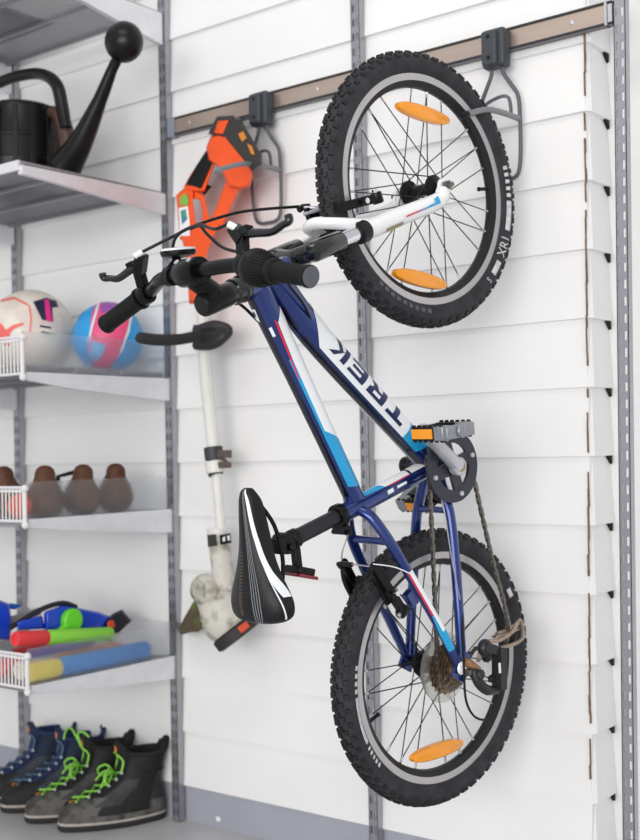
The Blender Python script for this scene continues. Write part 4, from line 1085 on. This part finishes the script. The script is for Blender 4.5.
    if lace[1]:
        for sg in (-1, 1):
            mb.tube([(-.004,0,.126), (.010,sg*.020,.140), (.026,sg*.042,.128), (.022,sg*.048,.110), (.010,sg*.026,.114), (-.002,0,.124)], .0027, 8, smooth=5)
            mb.tube([(-.002,0,.124), (.016,sg*.020,.124), (.034,sg*.036,.100)], .0027, 8, smooth=5)
        if lace[1] == 2:
            mb.tube([(-.010,-.012,.170), (.004,.0,.20), (.012,-.03,.214), (.02,-.062,.200), (.024,-.07,.178)], .0027, 8, smooth=5); mb.tube([(-.010,.010,.170), (.0,.004,.205), (-.010,.030,.214), (-.022,.044,.204)], .0027, 8, smooth=5)
    mb.build('laces', lace[0], t)
    ey = None
    for i in (5,6,7,8,9):
        for s in (-1, 1):
            p = surf(i, s, .024 + .002*(i-4)) - V((.001,0,.001))
            if ey is None: mb = MB(); mb.ball((0,0,0), .0042, 10); e_o = ey = mb.build('eyelet', alloy, up)
            else: e_o = ey.copy(); C.objects.link(e_o)
            e_o.location = p
    return t
bk = M('boot_black',(27,25,26),.65,var=.3,scale=45,bump=.15,bscale=150); nv = M('boot_navy',(24,36,60),.7,var=.25,scale=45,bump=.15,bscale=150)
rg_ = M('boot_rand_grey',(98,96,92),.75,scale=38,alt=(52,48,45),lo=.42,hi=.7,bump=.15,bscale=120); rk = M('boot_rand_black',(34,32,33),.7,var=.2,scale=50)
ovk = M('boot_overlay_charcoal',(52,50,52),.5,var=.3,scale=60,bump=.2,bscale=120); ovn = M('boot_overlay_slate',(44,50,66),.55,var=.3,scale=60,bump=.2,bscale=120)
gl = M('lace_green',(146,218,80),.6); nl_ = M('lace_blue_grey',(84,112,136),.7); orr = M('tag_orange',(226,140,50),.5); colb = M('boot_lining',(30,30,32),.85); cbl = M('boot_lining_navy',(36,50,88),.85)
dirb = V((-.52,-.855,0)); ang = math.atan2(dirb.y, dirb.x)
def bpos(u, v, off): p = on_z(u, v, 0); return (p.x + dirb.x*off, p.y + dirb.y*off, .001)
boot((-2.218,-.128,.001), ang, 'black and grey hiking boot with lime laces, the one by the upright', None, bk, rg_, (gl, 1), orr, colb, ovk)
boot((-2.340,-.132,.001), ang, 'black and grey hiking boot with lime laces looped upward, beside the navy boots', None, bk, rg_, (gl, 2), orr, colb, ovk)
boot((-2.463,-.112,.001), ang, 'navy hiking boot with blue grey laces next to the lime laced boots', None, nv, rk, (nl_, 0), orr, cbl, ovn)
boot((-2.583,-.108,.001), ang, 'navy hiking boot furthest from the lime laced boots, partly out of frame', None, nv, rk, (nl_, 0), orr, cbl, ovn)

# ================================================================== LIGHT, CAMERA
w = bpy.data.worlds.new('garage_daylight'); bpy.context.scene.world = w; w.use_nodes = True
bg = w.node_tree.nodes['Background']; bg.inputs['Color'].default_value = (.93, .96, 1, 1); bg.inputs['Strength'].default_value = .70
def area(name, loc, target, sx, sy, power, col=(1,1,1)):
    l = bpy.data.lights.new(name, 'AREA'); l.shape = 'RECTANGLE'; l.size = sx; l.size_y = sy; l.energy = power; l.color = col
    o = bpy.data.objects.new(name, l); C.objects.link(o); o.location = loc
    o.rotation_euler = (V(target) - V(loc)).to_track_quat('-Z', 'Y').to_euler(); return o
area('garage_door_daylight', (.9, -6.2, 1.35), (-1.5, 0, .8), 5.0, 2.4, 225, (1, .98, .96))
area('ceiling_lamp', (-1.2, -1.7, 3.1), (-1.5, -.4, 0), 1.4, .6, 10, (1, .95, .88))
cam = bpy.data.cameras.new('camera'); co = bpy.data.objects.new('camera', cam); C.objects.link(co)
R = Matrix((CR, CU, -CF)).transposed().to_4x4(); co.matrix_world = Matrix.Translation(CAM) @ R
cam.sensor_fit = 'VERTICAL'; cam.sensor_height = 36; cam.sensor_width = 27.43; cam.lens = FPX/840*36; cam.clip_start = .05
cam.dof.use_dof = True; cam.dof.focus_distance = 1.93; cam.dof.aperture_fstop = 4.5
sc = bpy.context.scene; sc.camera = co
sc.view_settings.view_transform = 'Standard'; sc.view_settings.look = 'None'; sc.view_settings.gamma = 1; sc.view_settings.use_curve_mapping = False
sc.view_settings.exposure = 0.0
sc.cycles.use_denoising = True
sc.cycles.max_bounces = 10; sc.cycles.transparent_max_bounces = 12; sc.cycles.transmission_bounces = 8
